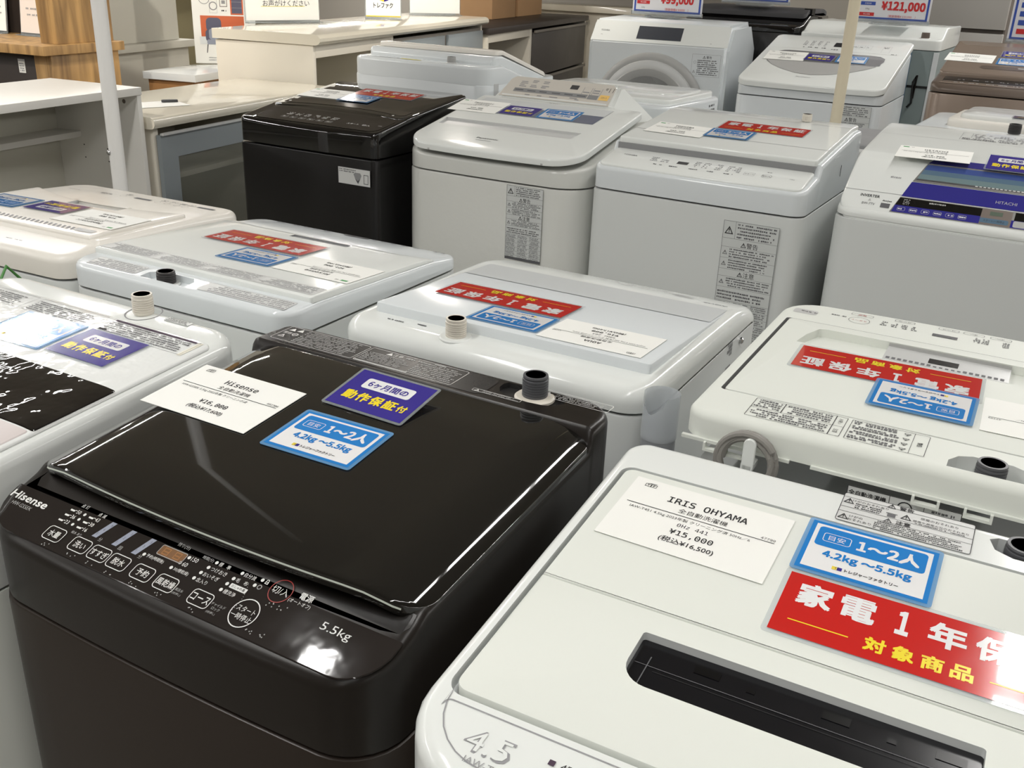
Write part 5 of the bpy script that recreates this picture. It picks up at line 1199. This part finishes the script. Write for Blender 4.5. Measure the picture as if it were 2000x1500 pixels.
# cream cabinet run behind
U = unit('far_cabinet', 'cream cabinet with bright worktop edge, far behind the poster', 'cabinet', (-6.2, 5.6), 13.0)
P_(U, 'worktop', (-.6, 1.8, -.03, .6, 1.08, 1.13), m='cream_top'); P_(U, 'cabinet_body', (-.6, 1.8, .0, .58, 0, 1.079), m='cab_olive'); P_(U, 'wall_cabinet', (-.6, 1.8, .2, .58, 1.3, 2.1), m='cream_body')
# posters
def poster(g, W, H):
    z = .001; o = -W / 2; X = lambda x: o + x
    g.rect(X(.045), X(.255), .395, .42, 'poster_plum', z); g.scrib(X(.06), X(.14), .403, .008, 'paper', z + .0005)
    g.ring(X(.066), .335, .026, .029, 'ink_pale', z, 26); g.rect(X(.055), X(.075), .334, .336, 'ink_pale', z); g.ring(X(.112), .298, .017, .022, 'ink_pale', z, 24); g.frame(X(.092), X(.132), .262, .34, .001, 'ink_pale', z)
    g.frame(X(.147), X(.186), .295, .345, .003, 'cap_brown', z); g.rect(X(.157), X(.176), .31, .327, 'ink_pale', z); g.scrib(X(.155), X(.182), .275, .008, 'ink', z)
    g.frame(X(.202), X(.270), .255, .362, .007, 'poster_orange', z); g.rect(X(.209), X(.263), .262, .355, 'poster_slate', z); g.rect(X(.209), X(.263), .32, .322, 'ink_pale', z + .0004); g.rect(X(.209), X(.263), .29, .292, 'ink_pale', z + .0004)
    g.rect(X(.040), X(.27), .140, .248, 'poster_orange', z); g.poly([(X(.03), .10), (X(.27), .10), (X(.27), .139), (X(.03), .139)], 'clear_pale', z)
    g.poly(rr(X(.068), X(.148), .165, .238, .022, n=4), 'poster_slate', z + .0006); g.poly(rr(X(.062), X(.172), .112, .178, .02, n=4), 'poster_slate', z + .0009); g.poly(rr(X(.068), X(.168), .100, .125, .008, n=3), 'led_bar', z + .0012); g.poly(rr(X(.08), X(.13), .125, .18, .012, n=3), 'led_bar', z + .0011)
    for x, d in ((.068, -.006), (.160, .006)): g.quad([(X(x), .10, z + .0006), (X(x + .006), .10, z + .0006), (X(x + .004 + d), .055, z + .0006), (X(x + d), .055, z + .0006)], 'ink_soft')
    g.disc(X(.185), .07, .010, 'ink', z, 12); g.scrib(X(.07), X(.2), .03, .005, 'ink_pale', z); g.scrib(X(.07), X(.17), .018, .005, 'ink_pale', z)
sheet('poster', 'poster with a slate armchair and orange block, standing on the small wooden cabinet', (-4.225, 4.17, .823), math.radians(42), .33, .6, poster, m='paper', cat='poster', lean=.02, cover=False)
def staff(g, W, H):
    z = .001; g.text('ご購入希望の方は', 0, .215, .026, 'ink', z=z, wmax=W * .7); g.text('スタッフまで', 0, .155, .030, 'ink', z=z, wmax=W * .56); g.text('お声がけください', .02, .082, .030, 'ink', z=z, w=W * .64)
    for y in (.14, .066): g.rect(-W * .3, W * .3, y, y + .002, 'yellow_tape', z)
sheet('notice_sheet', 'white sign asking shoppers to call staff, standing on the taller cream counter', (-3.72, 4.09, 1.080), math.radians(74), .43, .3, staff, m='paper', lean=.02)
def shop(g, W, H):
    z = .001; g.text('トレファク', 0, .062, .030, 'ink', bold=.03, z=z, wmax=W * .56); g.poly([(-.02, .09), (.005, .082), (.005, .115), (-.02, .123)], 'logo_yellow', z); g.poly([(.005, .082), (.03, .09), (.03, .123), (.005, .115)], 'sign_purple', z); g.rect(-W / 2, W / 2, 0, .006, 'logo_yellow', z)
sheet('shop_card', 'small square card with the shop logo, standing on the taller cream counter', (-3.70, 4.91, 1.080), math.radians(40), .20, .2, shop, m='paper', lean=.05)
sheet('notice_sheet', 'plain white board far back on the taller cream counter', (-3.82, 5.62, 1.080), math.radians(55), .34, .3, lambda g, W, H: g.scrib(-W * .3, W * .3, .2, .01, 'ink_pale', .001), m='paper', lean=.03)
# poles
def pole(label, x, y, r, m, bolt=None):
    p = empty('support_pole', (x, y, 0), 0, label, 'pole'); g = G(); g.lathe(0, 0, [(0, 0), (r * 1.6, 0), (r * 1.6, .004), (r, .006), (r, CEIL - .005), (0, CEIL - .005)], m, n=24); g.build('tube', p)
    if bolt: g = G(); g.fn = lambda x, y, z=0: (x - .002, -r - z, y); g.lathe(0, bolt, [(0.0, .0), (.007, 0), (.007, .003), (.004, .006), (0, .006)], 'steel', n=14, fn=lambda x, y, z: (-.006 + x, -r * .97 - z, y)); g.fn = None; g.build('bolt', p)
pole('slim white upright pole between the washers and the white shelf', -2.365, 1.885, .0205, 'pole_white', bolt=.86)
pole('slim beige upright pole rising behind the boxy white washer', -.655, 3.07, .0165, 'pole_beige')
# refrigerators and cabinets at the very back
def fridge(label, x, y, w, d, hgt, m, split, rz=0, note=False):
    f = empty('refrigerator', (x, y, 0), math.radians(rz), label, 'refrigerator'); P_(f, 'cabinet', (-w / 2, w / 2, .0, d, .02, hgt), m='fridge_edge')
    P_(f, 'door', (-w / 2, w / 2, -.06, -.002, split + .012, hgt), m=m, bev=.008); P_(f, 'drawer', (-w / 2, w / 2, -.06, -.002, .06, split - .012), m=m, bev=.008); P_(f, 'gap_trim', (-w / 2 + .005, w / 2 - .005, -.03, -.002, split - .012, split + .012), m='fridge_edge', bev=0); P_(f, 'foot_plinth', (-w / 2, w / 2, -.03, d, 0, .02), m='fridge_edge', bev=0)
    if note: g = G(); g.rect(-.08, .06, 0, .1, 'paper'); g.frame(-.08, .06, 0, .1, .004, 'ink_soft', .0004); o = g.build('door_note', f); o.matrix_local = Matrix.Translation((-w / 2 + .14, -.0615, 1.245)) @ Matrix.Rotation(math.radians(90), 4, 'X')
    return f
fridge('beige refrigerator behind the black washer turned away', -1.84, 7.6, .70, .6, 1.8, 'fridge', 1.06, 0, True)
fridge('silver-grey refrigerator with a dark gap line, behind the price boards', -.80, 6.9, .46, .6, 1.75, 'fridge_grey', 1.125)
U = empty('far_cabinet', (-4.2, 8.5, 0), math.radians(2), 'cream double-edged cabinet far behind the drum washer', 'cabinet'); P_(U, 'worktop', (-.9, .9, -.03, .6, 1.02, 1.07), m='cream_top'); P_(U, 'cabinet_body', (-.88, .6, .02, .58, .06, 1.019), m='cream_body'); P_(U, 'side_end', (.6, .88, .03, .58, .06, 1.019), m='rail_grey'); P_(U, 'plinth', (-.86, .86, .05, .58, 0, .06), m='dark_wood'); P_(U, 'upper_shelf', (-.9, .5, .1, .5, 1.16, 1.2), (-.9, -.87, .1, .5, 1.071, 1.16), (.47, .5, .1, .5, 1.071, 1.16), m='cream_top')
# ------------------------------------------------------------------ room shell
def shell(name, pts, m):
    g = G(); g.quad(pts, m); return tag(g.build(name), kind='structure')
X0, X1, Y0, Y1 = -16.0, 9.0, -8.0, 16.0
shell('floor', [(X0, Y0, 0), (X1, Y0, 0), (X1, Y1, 0), (X0, Y1, 0)], 'floor_tile')
shell('ceiling', [(X0, Y0, CEIL), (X0, Y1, CEIL), (X1, Y1, CEIL), (X1, Y0, CEIL)], 'ceiling_paint')
shell('wall_back', [(X0, Y1, 0), (X1, Y1, 0), (X1, Y1, CEIL), (X0, Y1, CEIL)], 'wall_paint')
shell('wall_front', [(X1, Y0, 0), (X0, Y0, 0), (X0, Y0, CEIL), (X1, Y0, CEIL)], 'wall_paint')
shell('wall_left', [(X0, Y0, 0), (X0, Y1, 0), (X0, Y1, CEIL), (X0, Y0, CEIL)], 'wall_paint')
shell('wall_right', [(X1, Y1, 0), (X1, Y0, 0), (X1, Y0, CEIL), (X1, Y1, CEIL)], 'wall_paint')
